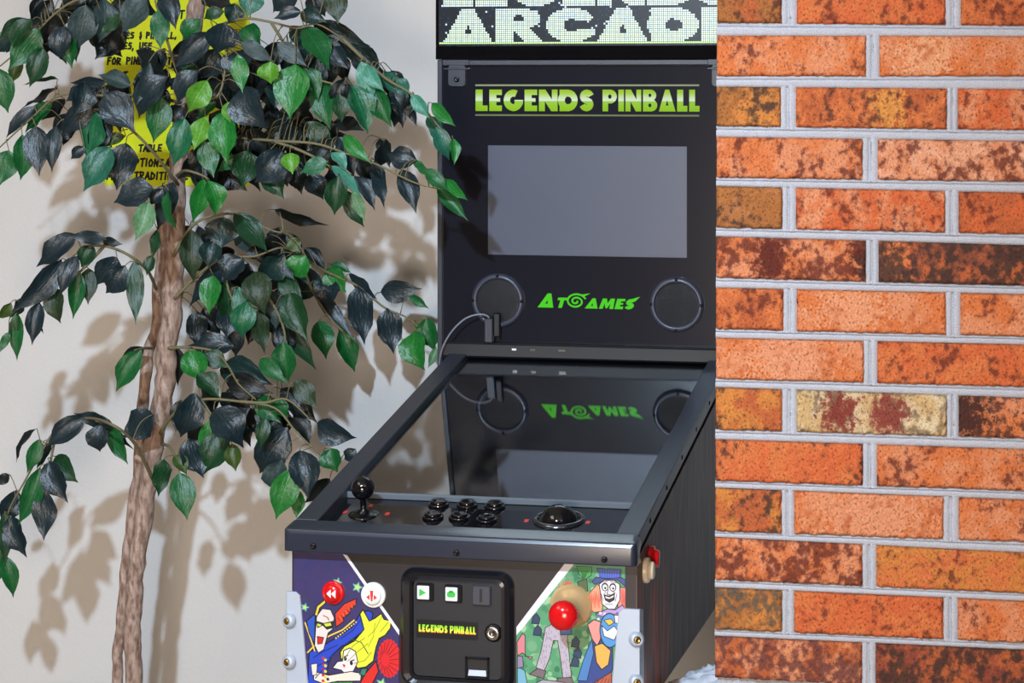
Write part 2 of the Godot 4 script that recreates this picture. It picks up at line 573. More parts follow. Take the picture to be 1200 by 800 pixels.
# ---------- brick wall ----------
func brick_mesh(q: Array, uv: Rect2, seed_: int, nx: int, ny: int) -> ArrayMesh:
	# four corners (s, t) bottom-left, bottom-right, top-right, top-left: a worn face with crumbly edges
	var st := start(true)
	var n := noise(90.0, seed_, 3)
	var e := noise(260.0, seed_ + 5, 2)
	var w: float = (q[1] - q[0]).length()
	var h: float = (q[3] - q[0]).length()
	var low := Vector2(minf(q[0].x, q[3].x) - 0.001, minf(q[0].y, q[1].y) - 0.001)
	var whole := Vector2(252.0 / 2048.0, 60.0 / 384.0)
	var pts := []
	for j in ny + 1:
		var row := []
		for i in nx + 1:
			var a := float(i) / nx
			var b := float(j) / ny
			# crowd rows towards the edges
			a = 0.5 - 0.5 * cos(a * PI) if nx > 12 else a
			b = 0.5 - 0.5 * cos(b * PI)
			var p: Vector2 = q[0].lerp(q[1], a).lerp(q[3].lerp(q[2], a), b)
			var edge := minf(minf(a, 1.0 - a) * w, minf(b, 1.0 - b) * h)
			var rough := n.get_noise_2d(p.x, p.y)
			var fine := e.get_noise_2d(p.x, p.y)
			var rim := 1.0 - smoothstep(0.0, 0.0042, edge + (rough + fine) * 0.0018)
			var z := rough * 0.0013 + fine * 0.0011 - rim * rim * 0.006
			if edge < 0.0004:
				var c: Vector2 = (q[0] + q[1] + q[2] + q[3]) / 4.0
				p += (c - p).normalized() * maxf(0.0, 0.0008 + (rough * 0.8 + fine) * 0.0034)
				z = -0.009
			# metres along the brick: 0.216 by 0.0625 fill its part of the picture
			row.append([Vector3(p.x, p.y, z), uv.position + Vector2((p.x - low.x) / 0.216, 1.0 - (p.y - low.y) / 0.0625) * whole])
		pts.append(row)
	for j in ny:
		for i in nx:
			var a = pts[j][i]
			var b = pts[j][i + 1]
			var c = pts[j + 1][i + 1]
			var d = pts[j + 1][i]
			quad(st, a[0], b[0], c[0], d[0], a[1], b[1], c[1], d[1])
	# sides running back into the wall
	var ring := []
	for i in nx: ring.append(pts[0][i])
	for j in ny: ring.append(pts[j][nx])
	for i in nx: ring.append(pts[ny][nx - i])
	for j in ny: ring.append(pts[ny - j][0])
	for k in ring.size():
		var a = ring[k]
		var b = ring[(k + 1) % ring.size()]
		quad(st, a[0] + Vector3(0, 0, -0.095), b[0] + Vector3(0, 0, -0.095), b[0], a[0], a[1], b[1], b[1], a[1])
	return finish(st)

func paint_bricks() -> Image:
	var tw := 256
	var th := 64
	var img := Image.create(2048, 384, false, Image.FORMAT_RGB8)
	var na := noise(0.016, 41, 4).get_image(1024, 1024).get_data()
	var nb := noise(0.06, 42, 4).get_image(1024, 1024).get_data()
	var nc := noise(0.22, 43, 2).get_image(1024, 1024).get_data()
	var data := img.get_data()
	for k in BRICK_LOOKS.size():
		var look: Array = BRICK_LOOKS[k]
		var base: Color = look[0]
		var second: Color = look[1]
		var spot: Color = look[2]
		var much: float = look[3]
		var ox := (k * 173) % 760
		var oy := (k * 311) % 900
		var x0 := (k % 8) * tw
		var y0 := (k / 8) * th
		for y in th:
			for x in tw:
				var at := (oy + y) * 1024 + ox + x
				var a := na[at] / 255.0
				var b := nb[at] / 255.0
				var c := nc[at] / 255.0
				var m := clampf((a - 0.5) * 2.6 + 0.5 + (b - 0.5) * 1.2, 0.0, 1.0)
				var r := lerpf(base.r, second.r, m)
				var g := lerpf(base.g, second.g, m)
				var bl := lerpf(base.b, second.b, m)
				# large fired patches: where along the brick, how wide, colour
				for p in look[4]:
					var q := clampf((1.0 - Vector2((x / 255.0 - p[0]) / p[1], (y / 63.0 - 0.5) / 0.56).length() + (b - 0.5) * 1.3 + (c - 0.5) * 0.9) * 2.6, 0.0, 1.0)
					var pc: Color = p[2]
					r = lerpf(r, pc.r, q)
					g = lerpf(g, pc.g, q)
					bl = lerpf(bl, pc.b, q)
				# dark burnt blotches with ragged outlines
				var far := nb[(1023 - oy - y) * 1024 + ox + x] / 255.0
				var s := clampf((far * 0.65 + na[(1023 - oy - y) * 1024 + (ox + x + 300) % 1024] / 255.0 * 0.55 + (c - 0.5) * 0.35 - (1.11 - much)) * 6.0, 0.0, 1.0) * 0.78
				# burnt crumbs along the long edges
				var rimmed := absf(y / 63.0 - 0.5) * 2.0
				s = maxf(s, clampf((rimmed - 0.97 + (far - 0.5) * 0.75 + (c - 0.5) * 0.5) * 6.0, 0.0, 1.0) * 0.75)
				# small pits
				var pit := clampf((0.27 - c) * 12.0, 0.0, 1.0) * 0.4
				r = lerpf(r, spot.r, s)
				g = lerpf(g, spot.g, s)
				bl = lerpf(bl, spot.b, s)
				var grain := 0.86 + 0.28 * c
				r *= grain * (1.0 - pit)
				g *= grain * (1.0 - pit)
				bl *= grain * (1.0 - pit)
				var i := ((y0 + y) * 2048 + x0 + x) * 3
				data[i] = clampi(int(r * 255.0), 0, 255)
				data[i + 1] = clampi(int(g * 255.0), 0, 255)
				data[i + 2] = clampi(int(bl * 255.0), 0, 255)
	return Image.create_from_data(2048, 384, false, Image.FORMAT_RGB8, data)

func brick_uv(k: int, share := 1.0) -> Rect2:
	return Rect2(((k % 8) * 256.0 + 2.0) / 2048.0, ((k / 8) * 64.0 + 2.0) / 384.0, 252.0 / 2048.0 * share, 60.0 / 384.0)

# bead of mortar along a joint: 2-D centre line ends, half width, groove offset
func mortar_bead(st: SurfaceTool, a: Vector2, b: Vector2, half0: float, half1: float, groove: float, seed_: int) -> void:
	var n := noise(120.0, seed_, 3)
	var f := noise(420.0, seed_ + 1, 2)
	var len := (b - a).length()
	var steps := maxi(6, int(len / 0.0028))
	var d := (b - a) / len
	var side := Vector2(-d.y, d.x)
	# across: -1 (low side) .. 1 (high side); depth in metres
	var prof := [[-1.25, -0.0085], [-0.9, -0.0045], [-0.55, -0.0032], [-0.1, -0.0030], [groove - 0.24, -0.0033], [groove - 0.1, -0.0095], [groove + 0.1, -0.0095], [groove + 0.24, -0.0038], [0.85, -0.0048], [1.25, -0.0085]]
	var last := []
	for i in steps + 1:
		var t := float(i) / steps
		var c := a.lerp(b, t)
		var hw := lerpf(half0, half1, t)
		var wob := n.get_noise_2d(c.x * 0.5, c.y * 0.5) * 0.10
		var row := []
		for k in prof.size():
			var off: float = prof[k][0] + (wob if k > 3 and k < 8 else n.get_noise_2d(c.x * 1.5 + k * 3.0, c.y * 1.5) * 0.06)
			var p := c + side * off * hw
			var z: float = prof[k][1] + f.get_noise_2d(p.x, p.y) * 0.0006 + n.get_noise_2d(p.x, p.y) * 0.0005
			row.append(Vector3(p.x, p.y, z))
		if i > 0:
			for k in prof.size() - 1:
				quad(st, last[k], row[k], row[k + 1], last[k + 1])
		last = row

func brick_wall() -> void:
	M.mortar = mat(rgb8(192, 193, 198), 0.95)
	M.mortar.albedo_texture = noise_tex(0.12, 31, false, 1.0, ramp([rgb8(190, 190, 196), rgb8(232, 232, 234), Color.WHITE], [0.15, 0.5, 0.8]))
	M.mortar.normal_enabled = true
	M.mortar.normal_texture = noise_tex(0.3, 32, true, 8.0)
	M.mortar.normal_scale = 0.8
	triplanar(M.mortar, 9.0)
	M.brick = tex_mat(paint_bricks(), 0.9, 0.3)
	M.brick.normal_enabled = false
	# mortar body of the wall with every joint in view, then its bricks
	var st := start(true)
	var top := CEILING
	st.set_smooth_group(-1)
	box(st, Vector3(0.004, 0, -0.22), Vector3(2.4, top, -0.008))
	st.set_smooth_group(0)
	var rows := BRICKS.size()
	for i in rows:
		var row: Array = BRICKS[i]
		# joint under this course
		if i < rows - 1:
			var up: Array = row
			var low: Array = BRICKS[i + 1]
			var a0 := Vector2(up[0][0], up[0][1])
			var a1 := Vector2(low[0][6], low[0][7])
			var e: Array = up[-1]
			var f: Array = low[-1]
			var x1 := minf(e[2], f[4])
			var ub := lerpf(up[0][1], e[3], (x1 - up[0][0]) / (e[2] - up[0][0]))
			var lt := lerpf(low[0][7], f[5], (x1 - low[0][6]) / (f[4] - low[0][6]))
			mortar_bead(st, (a0 + a1) / 2.0, Vector2(x1, (ub + lt) / 2.0), (a0.y - a1.y) / 2.0, (ub - lt) / 2.0, 0.42, 60 + i)
		for b in row.size() - 1:
			var l: Array = row[b]
			var r: Array = row[b + 1]
			mortar_bead(st, Vector2((l[2] + r[0]) / 2.0, l[3] - 0.003), Vector2((l[4] + r[6]) / 2.0, l[5] + 0.003), (r[0] - l[2]) / 2.0, (r[6] - l[4]) / 2.0, 0.12, 160 + i * 4 + b)
	var wall := structure("wall_brick", st, M.mortar, "orange brick wall with grey mortar joints at the right")
	wall.position = WALL_BASE
	wall.rotation.y = WALL_TURN
	var k := 0
	for i in rows:
		for b in BRICKS[i].size():
			var c: Array = BRICKS[i][b]
			var q := [Vector2(c[0], c[1]), Vector2(c[2], c[3]), Vector2(c[4], c[5]), Vector2(c[6], c[7])]
			var short: bool = q[0].distance_to(q[1]) < 0.12
			put(wall, "brick", brick_mesh(q, brick_uv(k, 0.5 if short else 1.0), 200 + k, 44 if short else 84, 24), M.brick)
			k += 1
	# the same wall beyond the picture: alike bricks share meshes
	var rng := RandomNumberGenerator.new()
	rng.seed = 12
	var full := []
	for v in 8: full.append(brick_mesh([Vector2(0, 0), Vector2(0.2, 0), Vector2(0.2, 0.056), Vector2(0, 0.056)], brick_uv([3, 5, 7, 12, 15, 17, 22, 29][v]), 300 + v, 16, 6))
	var half := brick_mesh([Vector2(0, 0), Vector2(0.0885, 0), Vector2(0.0885, 0.056), Vector2(0, 0.056)], brick_uv(10, 0.5), 320, 10, 6)
	for i in range(-22, 25):
		var inside := i >= 0 and i < rows
		var even := posmod(i, 2) == 0
		var y := 1.7 - 0.0683 * i
		if y < 0.0 or y + 0.056 > top: continue
		var x := 0.002
		if inside:
			x = BRICKS[i][-1][2] + 0.017
			y = BRICKS[i][-1][3]
		elif even:
			put(wall, "brick", half, M.brick).position = Vector3(x, y, 0)
			x += 0.1055
		while x < 1.1:
			put(wall, "brick", full[rng.randi() % 8], M.brick).position = Vector3(x, y, 0)
			x += 0.217

# ---------- pinball machine ----------
const SLOPE := 0.1632  # rise of the playfield rails per metre of depth

func rail_y(z: float, off := 0.0) -> float:
	return 0.906 + off + (-0.03 - z) * SLOPE

# frame whose x-z plane lies in the sloping playfield, at (x, z), off metres under the rails
func on_slope(x: float, z: float, off: float) -> Transform3D:
	var back := Vector3(0, SLOPE, -1).normalized()
	return Transform3D(Basis(Vector3.RIGHT, Vector3.RIGHT.cross(back), -back), Vector3(x, rail_y(z, off), z))

func paint_left_art() -> Image:
	var im := Image.create(800, 800, false, Image.FORMAT_RGB8)
	im.fill(rgb8(54, 47, 90))
	var r := RandomNumberGenerator.new()
	r.seed = 4
	for i in 260: fill_poly(im, oval(r.randf() * 800, r.randf() * 800, 30, 22, 10), rgb8(50 + r.randf() * 9, 44 + r.randf() * 7, 84 + r.randf() * 14))
	var gold := rgb8(222, 190, 60)
	for s in [[380, 195, 26], [497, 218, 30], [188, 350, 24], [640, 770, 34]]:
		var p := PackedVector2Array()
		for i in 10:
			var q: float = s[2] * (1.0 if i % 2 == 0 else 0.45)
			p.append(Vector2(s[0] + q * sin(TAU * i / 10.0 + 0.3), s[1] - q * cos(TAU * i / 10.0 + 0.3)))
		fill_poly(im, p, rgb8(170, 206, 110))
		p.append(p[0])
		stroke(im, p, 5, rgb8(96, 150, 150))
	# red plume, white scarf, blue coat
	shape(im, [372, 455, 366, 378, 420, 318, 492, 284, 486, 322, 448, 352, 452, 372, 414, 398, 418, 420], rgb8(206, 58, 38), 5)
	shape(im, [205, 800, 214, 608, 262, 590, 330, 545, 400, 502, 470, 448, 512, 372, 560, 348, 588, 364, 582, 402, 530, 470, 470, 528, 404, 566, 348, 620, 322, 690, 300, 800], rgb8(38, 66, 176), 6)
	stroke(im, flatpts([205, 612, 270, 545, 340, 505, 410, 470, 478, 410]), 8, gold)
	stroke(im, flatpts([330, 640, 420, 560, 520, 478]), 7, rgb8(24, 36, 96))
	stroke(im, flatpts([190, 440, 212, 500, 246, 600]), 8, gold)
	shape(im, [198, 430, 250, 384, 246, 560, 214, 500], rgb8(40, 78, 168), 5)
	# pale masked face
	shape(im, [252, 470, 258, 398, 292, 352, 340, 356, 362, 404, 352, 470, 326, 492, 300, 590, 268, 612, 246, 570], rgb8(214, 200, 192), 5)
	shape(im, [252, 424, 300, 436, 362, 418, 356, 462, 318, 474, 294, 452, 262, 468], rgb8(36, 40, 34))
	shape(im, [300, 440, 340, 432, 346, 448, 312, 456], rgb8(196, 204, 60))
	shape(im, [262, 440, 286, 446, 280, 456, 262, 456], rgb8(196, 204, 60))
	shape(im, [262, 516, 300, 520, 290, 556, 264, 560], rgb8(190, 36, 34), 4)
	stroke(im, flatpts([296, 392, 322, 402, 330, 418]), 5, rgb8(150, 40, 40))
	shape(im, [246, 392, 260, 340, 306, 300, 312, 318, 276, 350, 262, 398], gold, 5)
	# yellow hair and pale face
	shape(im, [512, 372, 530, 346, 566, 410, 600, 392, 636, 362, 652, 396, 694, 402, 690, 444, 660, 486, 624, 508, 606, 560, 590, 640, 548, 676, 500, 688, 452, 640, 402, 640, 396, 600, 420, 566, 480, 530, 536, 460], rgb8(214, 222, 56), 6)
	stroke(im, flatpts([452, 520, 520, 536, 560, 600]), 5, rgb8(60, 70, 20))
	stroke(im, flatpts([600, 420, 590, 500, 560, 560]), 5, rgb8(150, 160, 30))
	shape(im, [416, 590, 452, 572, 486, 590, 500, 650, 474, 706, 430, 730, 404, 704, 352, 694, 380, 656, 410, 650], rgb8(222, 208, 204), 5)
	stroke(im, flatpts([420, 626, 440, 616]), 6, Color(0.05, 0.05, 0.06))
	stroke(im, flatpts([456, 650, 478, 640]), 6, Color(0.05, 0.05, 0.06))
	fill_poly(im, oval(426, 636, 9, 12), Color(0.1, 0.1, 0.2))
	fill_poly(im, oval(462, 660, 9, 12), Color(0.1, 0.1, 0.2))
	shape(im, [408, 668, 428, 672, 420, 690], rgb8(196, 40, 40))
	# red ruffle and sleeve
	var ruff := PackedVector2Array()
	for i in 44: ruff.append(Vector2(682, 620) + Vector2(70 * cos(TAU * i / 44.0), 116 * sin(TAU * i / 44.0)) * (1.0 if i % 2 == 0 else 0.9))
	fill_poly(im, ruff, rgb8(206, 34, 40))
	for i in 16: stroke(im, PackedVector2Array([Vector2(660, 630) + Vector2(26 * cos(TAU * i / 16.0), 40 * sin(TAU * i / 16.0)), Vector2(682, 620) + Vector2(60 * cos(TAU * i / 16.0), 100 * sin(TAU * i / 16.0))]), 4, rgb8(120, 14, 22))
	shape(im, [606, 640, 620, 700, 570, 800, 500, 800, 540, 720], rgb8(204, 40, 34), 5)
	shape(im, [240, 720, 330, 738, 460, 708, 520, 716, 516, 760, 380, 770, 300, 790, 240, 770], rgb8(224, 206, 190), 5)
	shape(im, [330, 800, 350, 776, 470, 766, 480, 800], rgb8(52, 130, 66), 5)
	stroke(im, flatpts([380, 800, 400, 780, 420, 800, 440, 778, 460, 800]), 5, gold)
	for i in 14: fill_poly(im, oval(296 + (i % 3) * 14, 640 + i * 11, 9, 9, 8), [rgb8(190, 50, 36), gold, rgb8(30, 30, 60)][i % 3])
	shape(im, [520, 690, 556, 684, 540, 730, 510, 724], rgb8(46, 118, 96), 4)
	shape(im, [224, 680, 262, 672, 258, 740, 232, 744], rgb8(226, 206, 190), 4)
	stroke(im, flatpts([712, 800, 740, 770, 720, 768]), 8, gold)
	for q in [[420, 640, 470, 560, 540, 510], [440, 650, 500, 590, 560, 540], [640, 380, 600, 460, 560, 500], [676, 412, 630, 470], [480, 660, 540, 640, 580, 590]]: stroke(im, flatpts(q), 4, rgb8(120, 128, 24))
	for q in [[240, 640, 300, 600, 380, 560], [260, 690, 330, 650], [250, 760, 300, 700], [520, 400, 470, 470, 400, 520]]: stroke(im, flatpts(q), 5, rgb8(18, 30, 90))
	for i in 12: stroke(im, flatpts([384 + i * 9, 400 - i * 8, 396 + i * 8, 420 - i * 9]), 4, rgb8(120, 24, 18) if i % 2 == 0 else rgb8(236, 104, 52))
	for i in 10: fill_poly(im, oval(372 + i * 13, 520 - i * 11, 5, 5, 8), gold)
	# white band along the slanted edge
	shape(im, [412, 30, 452, 40, 752, 432, 752, 500], rgb8(226, 222, 230))
	return im

func paint_right_art() -> Image:
	var im := Image.create(800, 800, false, Image.FORMAT_RGB8)
	im.fill(rgb8(78, 146, 102))
	var r := RandomNumberGenerator.new()
	r.seed = 9
	for i in 220:
		var g := r.randf()
		fill_poly(im, oval(60 + r.randf() * 560, 110 + r.randf() * 690, 8 + r.randf() * 26, 10 + r.randf() * 24, 9), rgb8(40 + g * 110, 110 + g * 80, 74 + g * 70))
	for p in [[140, 420], [150, 486], [374, 540], [386, 602], [372, 650]]:
		shape(im, [p[0] - 26, p[1] + 30, p[0] - 20, p[1] - 8, p[0] + 2, p[1] - 30, p[0] + 24, p[1] - 4, p[0] + 18, p[1] + 32], rgb8(42, 60, 88), 4)
	# pale furry legs on a rock
	shape(im, [196, 470, 250, 440, 330, 460, 326, 520, 350, 740, 300, 760, 282, 620, 268, 540, 244, 540, 222, 640, 190, 716, 140, 700, 172, 600], rgb8(178, 166, 176), 4)
	for i in 150:
		var q := Vector2(150 + r.randf() * 200, 450 + r.randf() * 290)
		if im.get_pixelv(Vector2i(q)).b > 0.62: stroke(im, PackedVector2Array([q, q + Vector2(-4 + r.randf() * 8, 14)]), 2.5, rgb8(118, 106, 124))
	shape(im, [280, 462, 348, 466, 352, 500, 286, 506], rgb8(52, 104, 178), 4)
	shape(im, [100, 740, 150, 704, 200, 716, 186, 760], rgb8(112, 96, 100), 4)
	shape(im, [270, 752, 350, 744, 364, 780, 260, 790], rgb8(112, 96, 100), 4)
	shape(im, [120, 800, 180, 766, 300, 774, 380, 800], rgb8(158, 148, 160), 4)
	shape(im, [30, 800, 30, 700, 74, 720, 90, 800], rgb8(110, 164, 186), 4)
	shape(im, [28, 560, 60, 510, 76, 520, 76, 640, 120, 640, 110, 656, 60, 620, 30, 640], rgb8(204, 120, 128), 4)
	shape(im, [30, 640, 62, 640, 66, 700, 30, 710], rgb8(140, 120, 150), 4)
	# foliage on top, brown stem
	shape(im, [380, 112, 470, 112, 466, 160, 430, 186, 396, 160], rgb8(60, 156, 74), 4)
	for i in 7: stroke(im, flatpts([392 + i * 11, 118, 424, 184]), 4, rgb8(30, 100, 46))
	shape(im, [384, 200, 440, 180, 446, 250, 404, 256], rgb8(74, 92, 60), 4)
	for i in 40: stroke(im, PackedVector2Array([Vector2(300 + r.randf() * 60, 190 + r.randf() * 60), Vector2(260 + r.randf() * 110, 230 + r.randf() * 60)]), 4, rgb8(150 + r.randf() * 70, 90, 70))
	# laughing clown in a blue top hat
	shape(im, [456, 340, 452, 264, 500, 210, 540, 230, 530, 360, 480, 370], rgb8(226, 150, 116), 4)
	shape(im, [628, 220, 668, 220, 668, 360, 620, 330], rgb8(226, 132, 120), 4)
	shape(im, [498, 118, 640, 118, 636, 170, 520, 174], rgb8(52, 84, 172), 4)
	for i in 9: stroke(im, flatpts([506 + i * 15, 122, 514 + i * 13, 168]), 3, rgb8(84 + i * 4, 118, 196))
	for i in 26:
		var hx := 456.0 + (i % 13) * 5.5
		stroke(im, flatpts([hx, 250 + (i % 5) * 12, hx - 4, 300 + (i % 4) * 14]), 3, rgb8(170 + (i % 4) * 18, 84, 62))
		stroke(im, flatpts([640 + (i % 6) * 5, 230 + (i % 7) * 12, 646 + (i % 6) * 4, 280 + (i % 5) * 12]), 3, rgb8(180 + (i % 4) * 14, 84, 74))
	shape(im, [470, 196, 492, 168, 560, 176, 640, 164, 668, 176, 668, 216, 620, 180, 540, 190, 486, 210], rgb8(62, 72, 132), 4)
	shape(im, [512, 208, 540, 184, 600, 182, 632, 204, 634, 290, 604, 344, 566, 346, 530, 320], rgb8(226, 216, 216), 5)
	for e in [[546, 222], [592, 222]]:
		fill_poly(im, oval(e[0], e[1], 20, 24), Color(0.08, 0.08, 0.1))
		fill_poly(im, oval(e[0], e[1] + 2, 14, 17), rgb8(236, 232, 232))
		fill_poly(im, oval(e[0] + 2, e[1] + 6, 6, 7), Color(0.05, 0.05, 0.07))
	stroke(im, flatpts([566, 236, 558, 262, 580, 266]), 5, rgb8(90, 80, 90))
	shape(im, [540, 266, 570, 272, 602, 254, 600, 292, 572, 308, 548, 296], rgb8(40, 34, 40), 4)
	shape(im, [548, 274, 572, 280, 598, 266, 594, 278, 570, 288, 550, 284], rgb8(232, 226, 220))
	for q in [[528, 196, 560, 190], [578, 190, 612, 196], [524, 262, 536, 300], [616, 258, 606, 300], [546, 320, 590, 318], [552, 250, 540, 262], [590, 246, 606, 252]]: stroke(im, flatpts(q), 4, rgb8(104, 92, 104))
	# bow tie, cup, yellow waistcoat, blue coat
	shape(im, [490, 380, 560, 346, 606, 348, 648, 318, 664, 340, 664, 400, 600, 372, 540, 392], rgb8(170, 142, 190), 4)
	for i in 20: fill_poly(im, oval(500 + r.randf() * 150, 356 + r.randf() * 50, 8, 7, 8), [rgb8(70, 96, 180), rgb8(226, 200, 220), rgb8(196, 80, 110)][i % 3])
	shape(im, [384, 800, 410, 680, 470, 540, 520, 520, 590, 560, 590, 690, 500, 800], rgb8(44, 66, 128), 5)
	shape(im, [384, 760, 420, 640, 470, 520, 480, 600, 440, 760], rgb8(70, 120, 176), 4)
	shape(im, [444, 440, 480, 410, 520, 420, 520, 520, 500, 560, 470, 520], rgb8(216, 142, 132), 5)
	shape(im, [484, 560, 530, 540, 580, 580, 566, 660, 526, 690, 496, 650], rgb8(230, 168, 76), 5)
	fill_poly(im, oval(574, 466, 60, 100), Color(0.1, 0.12, 0.2))
	fill_poly(im, oval(574, 466, 54, 93), rgb8(72, 140, 196))
	shape(im, [526, 440, 560, 470, 600, 440, 622, 470, 600, 520, 540, 500], rgb8(228, 224, 226), 4)
	shape(im, [540, 410, 580, 400, 600, 420, 570, 440], rgb8(224, 180, 70), 4)
	shape(im, [600, 380, 630, 378, 630, 420, 606, 424], rgb8(228, 226, 226), 4)
	shape(im, [440, 800, 500, 756, 584, 700, 584, 800], rgb8(176, 84, 60), 4)
	for i in 6: stroke(im, flatpts([450 + i * 26, 800, 500 + i * 18, 740]), 4, rgb8(90, 40, 36))
	# white band along the slanted edge
	shape(im, [310, 100, 366, 100, 60, 480, 22, 524, 22, 466], rgb8(224, 220, 228))
	return im

func paint_side() -> Image:
	# dark varnished print: brown grain, ember-red streaks low at the front, thin pale lines
	var w := 1024
	var h := 400
	var a := noise(0.02, 71, 4)
	var b := noise(0.01, 72, 3)
	var im := Image.create(w, h, false, Image.FORMAT_RGB8)
	for y in h:
		for x in w:
			var g := a.get_noise_2d(x * 1.6, y * 0.25)
			var e := b.get_noise_2d(x * 1.2, y * 0.22) + a.get_noise_2d(x * 3.0, y * 0.5) * 0.4
			var front := float(x) / w - 0.12 * float(h - y) / h
			var ember := clampf((0.34 - front) * 5.0, 0.0, 1.0) * clampf(e * 2.4 + 0.4, 0.0, 1.0) * clampf((float(y) / h - 0.45 - 0.2 * float(x) / w) * 5.0, 0.0, 1.0)
			im.set_pixel(x, y, Color(0.34 + g * 0.16 + ember * 0.40, 0.255 + g * 0.13 + ember * 0.03, 0.225 + g * 0.10 - ember * 0.06))
	stroke(im, flatpts([250, 420, 480, 60, 560, -20]), 3, rgb8(150, 132, 126))
	stroke(im, flatpts([330, 420, 520, 90]), 2, rgb8(90, 76, 72))
	stroke(im, flatpts([620, 60, 760, 200]), 2, rgb8(120, 106, 100))
	return im

func paint_panel() -> Image:
	# print on the front panel: title in banded green between two rules, maker's mark in green
	var w := 1212
	var h := 1130
	var im := Image.create(w, h, false, Image.FORMAT_RGB8)
	im.fill(rgb8(28, 28, 36))
	var x := func(v: float) -> float: return (v + 0.303) * 2000.0
	var y := func(v: float) -> float: return (1.655 - v) * 2000.0
	var mask := Image.create(w, h, false, Image.FORMAT_RGB8)
	var x0: float = x.call(-0.234)
	var x1: float = x.call(0.229)
	var ty: float = y.call(1.608)
	var th := 88.0
	words(mask, "LEGENDS", x0, ty, 494.0, th)
	words(mask, "PINBALL", x0 + 530.0, ty, x1 - x0 - 530.0, th)
	for py in range(int(ty), int(ty + th) + 1):
		var t := (py - ty) / th
		var c := rgb8(150, 190, 40).lerp(rgb8(208, 222, 190), smoothstep(0.0, 0.5, t)) if t < 0.53 else rgb8(150, 196, 70).lerp(rgb8(140, 186, 26), (t - 0.53) / 0.47)
		for px in range(int(x0) - 2, int(x1) + 3):
			if mask.get_pixel(px, py).r > 0.5: im.set_pixel(px, py, c)
	im.fill_rect(Rect2i(int(x0), int(ty) - 20, int(x1 - x0), 7), rgb8(150, 158, 122))
	im.fill_rect(Rect2i(int(x0), int(ty + th) + 14, int(x1 - x0), 7), rgb8(112, 122, 84))
	# maker's mark: leaning heavy capitals with a curl for the third letter
	mask.fill(Color.BLACK)
	var lx: float = x.call(-0.104)
	var ly: float = y.call(1.1935)
	words(mask, "A", lx, ly, 66, 58, 0.09, 0.3)
	words(mask, "T", lx + 74, ly + 16, 40, 42, 0.09, 0.3)
	words(mask, "AMES", lx + 196, ly + 16, 200, 42, 0.09, 0.3)
	var gx := lx + 160.0
	var gy := ly + 30.0
	var curl := PackedVector2Array()
	for i in 46:
		var a := i * 0.27
		var rr := 5.0 + i * 0.7
		curl.append(Vector2(gx + rr * 1.15 * cos(a), gy + rr * 0.86 * sin(a)))
	stroke(mask, curl, 8, Color.WHITE)
	fill_poly(mask, flatpts([gx + 10, gy - 26, gx + 62, gy - 34, gx + 30, gy - 18]), Color.WHITE)
	fill_poly(mask, flatpts([lx + 390, ly + 16, lx + 424, ly + 6, lx + 404, ly + 26]), Color.WHITE)
	for py in range(int(ly) - 8, int(ly) + 76):
		for px in range(int(lx) - 10, int(lx) + 440):
			if mask.get_pixel(px, py).r > 0.5: im.set_pixel(px, py, rgb8(74, 196, 34))
	return im

func button_lathe(r: float, hgt: float) -> Array:
	return [Vector2(r, 0), Vector2(r, hgt * 0.35), Vector2(r * 0.94, hgt * 0.5), Vector2(r * 0.8, hgt * 0.52), Vector2(r * 0.74, hgt * 0.45), Vector2(r * 0.72, hgt * 0.85), Vector2(r * 0.64, hgt), Vector2(0, hgt * 1.04)]

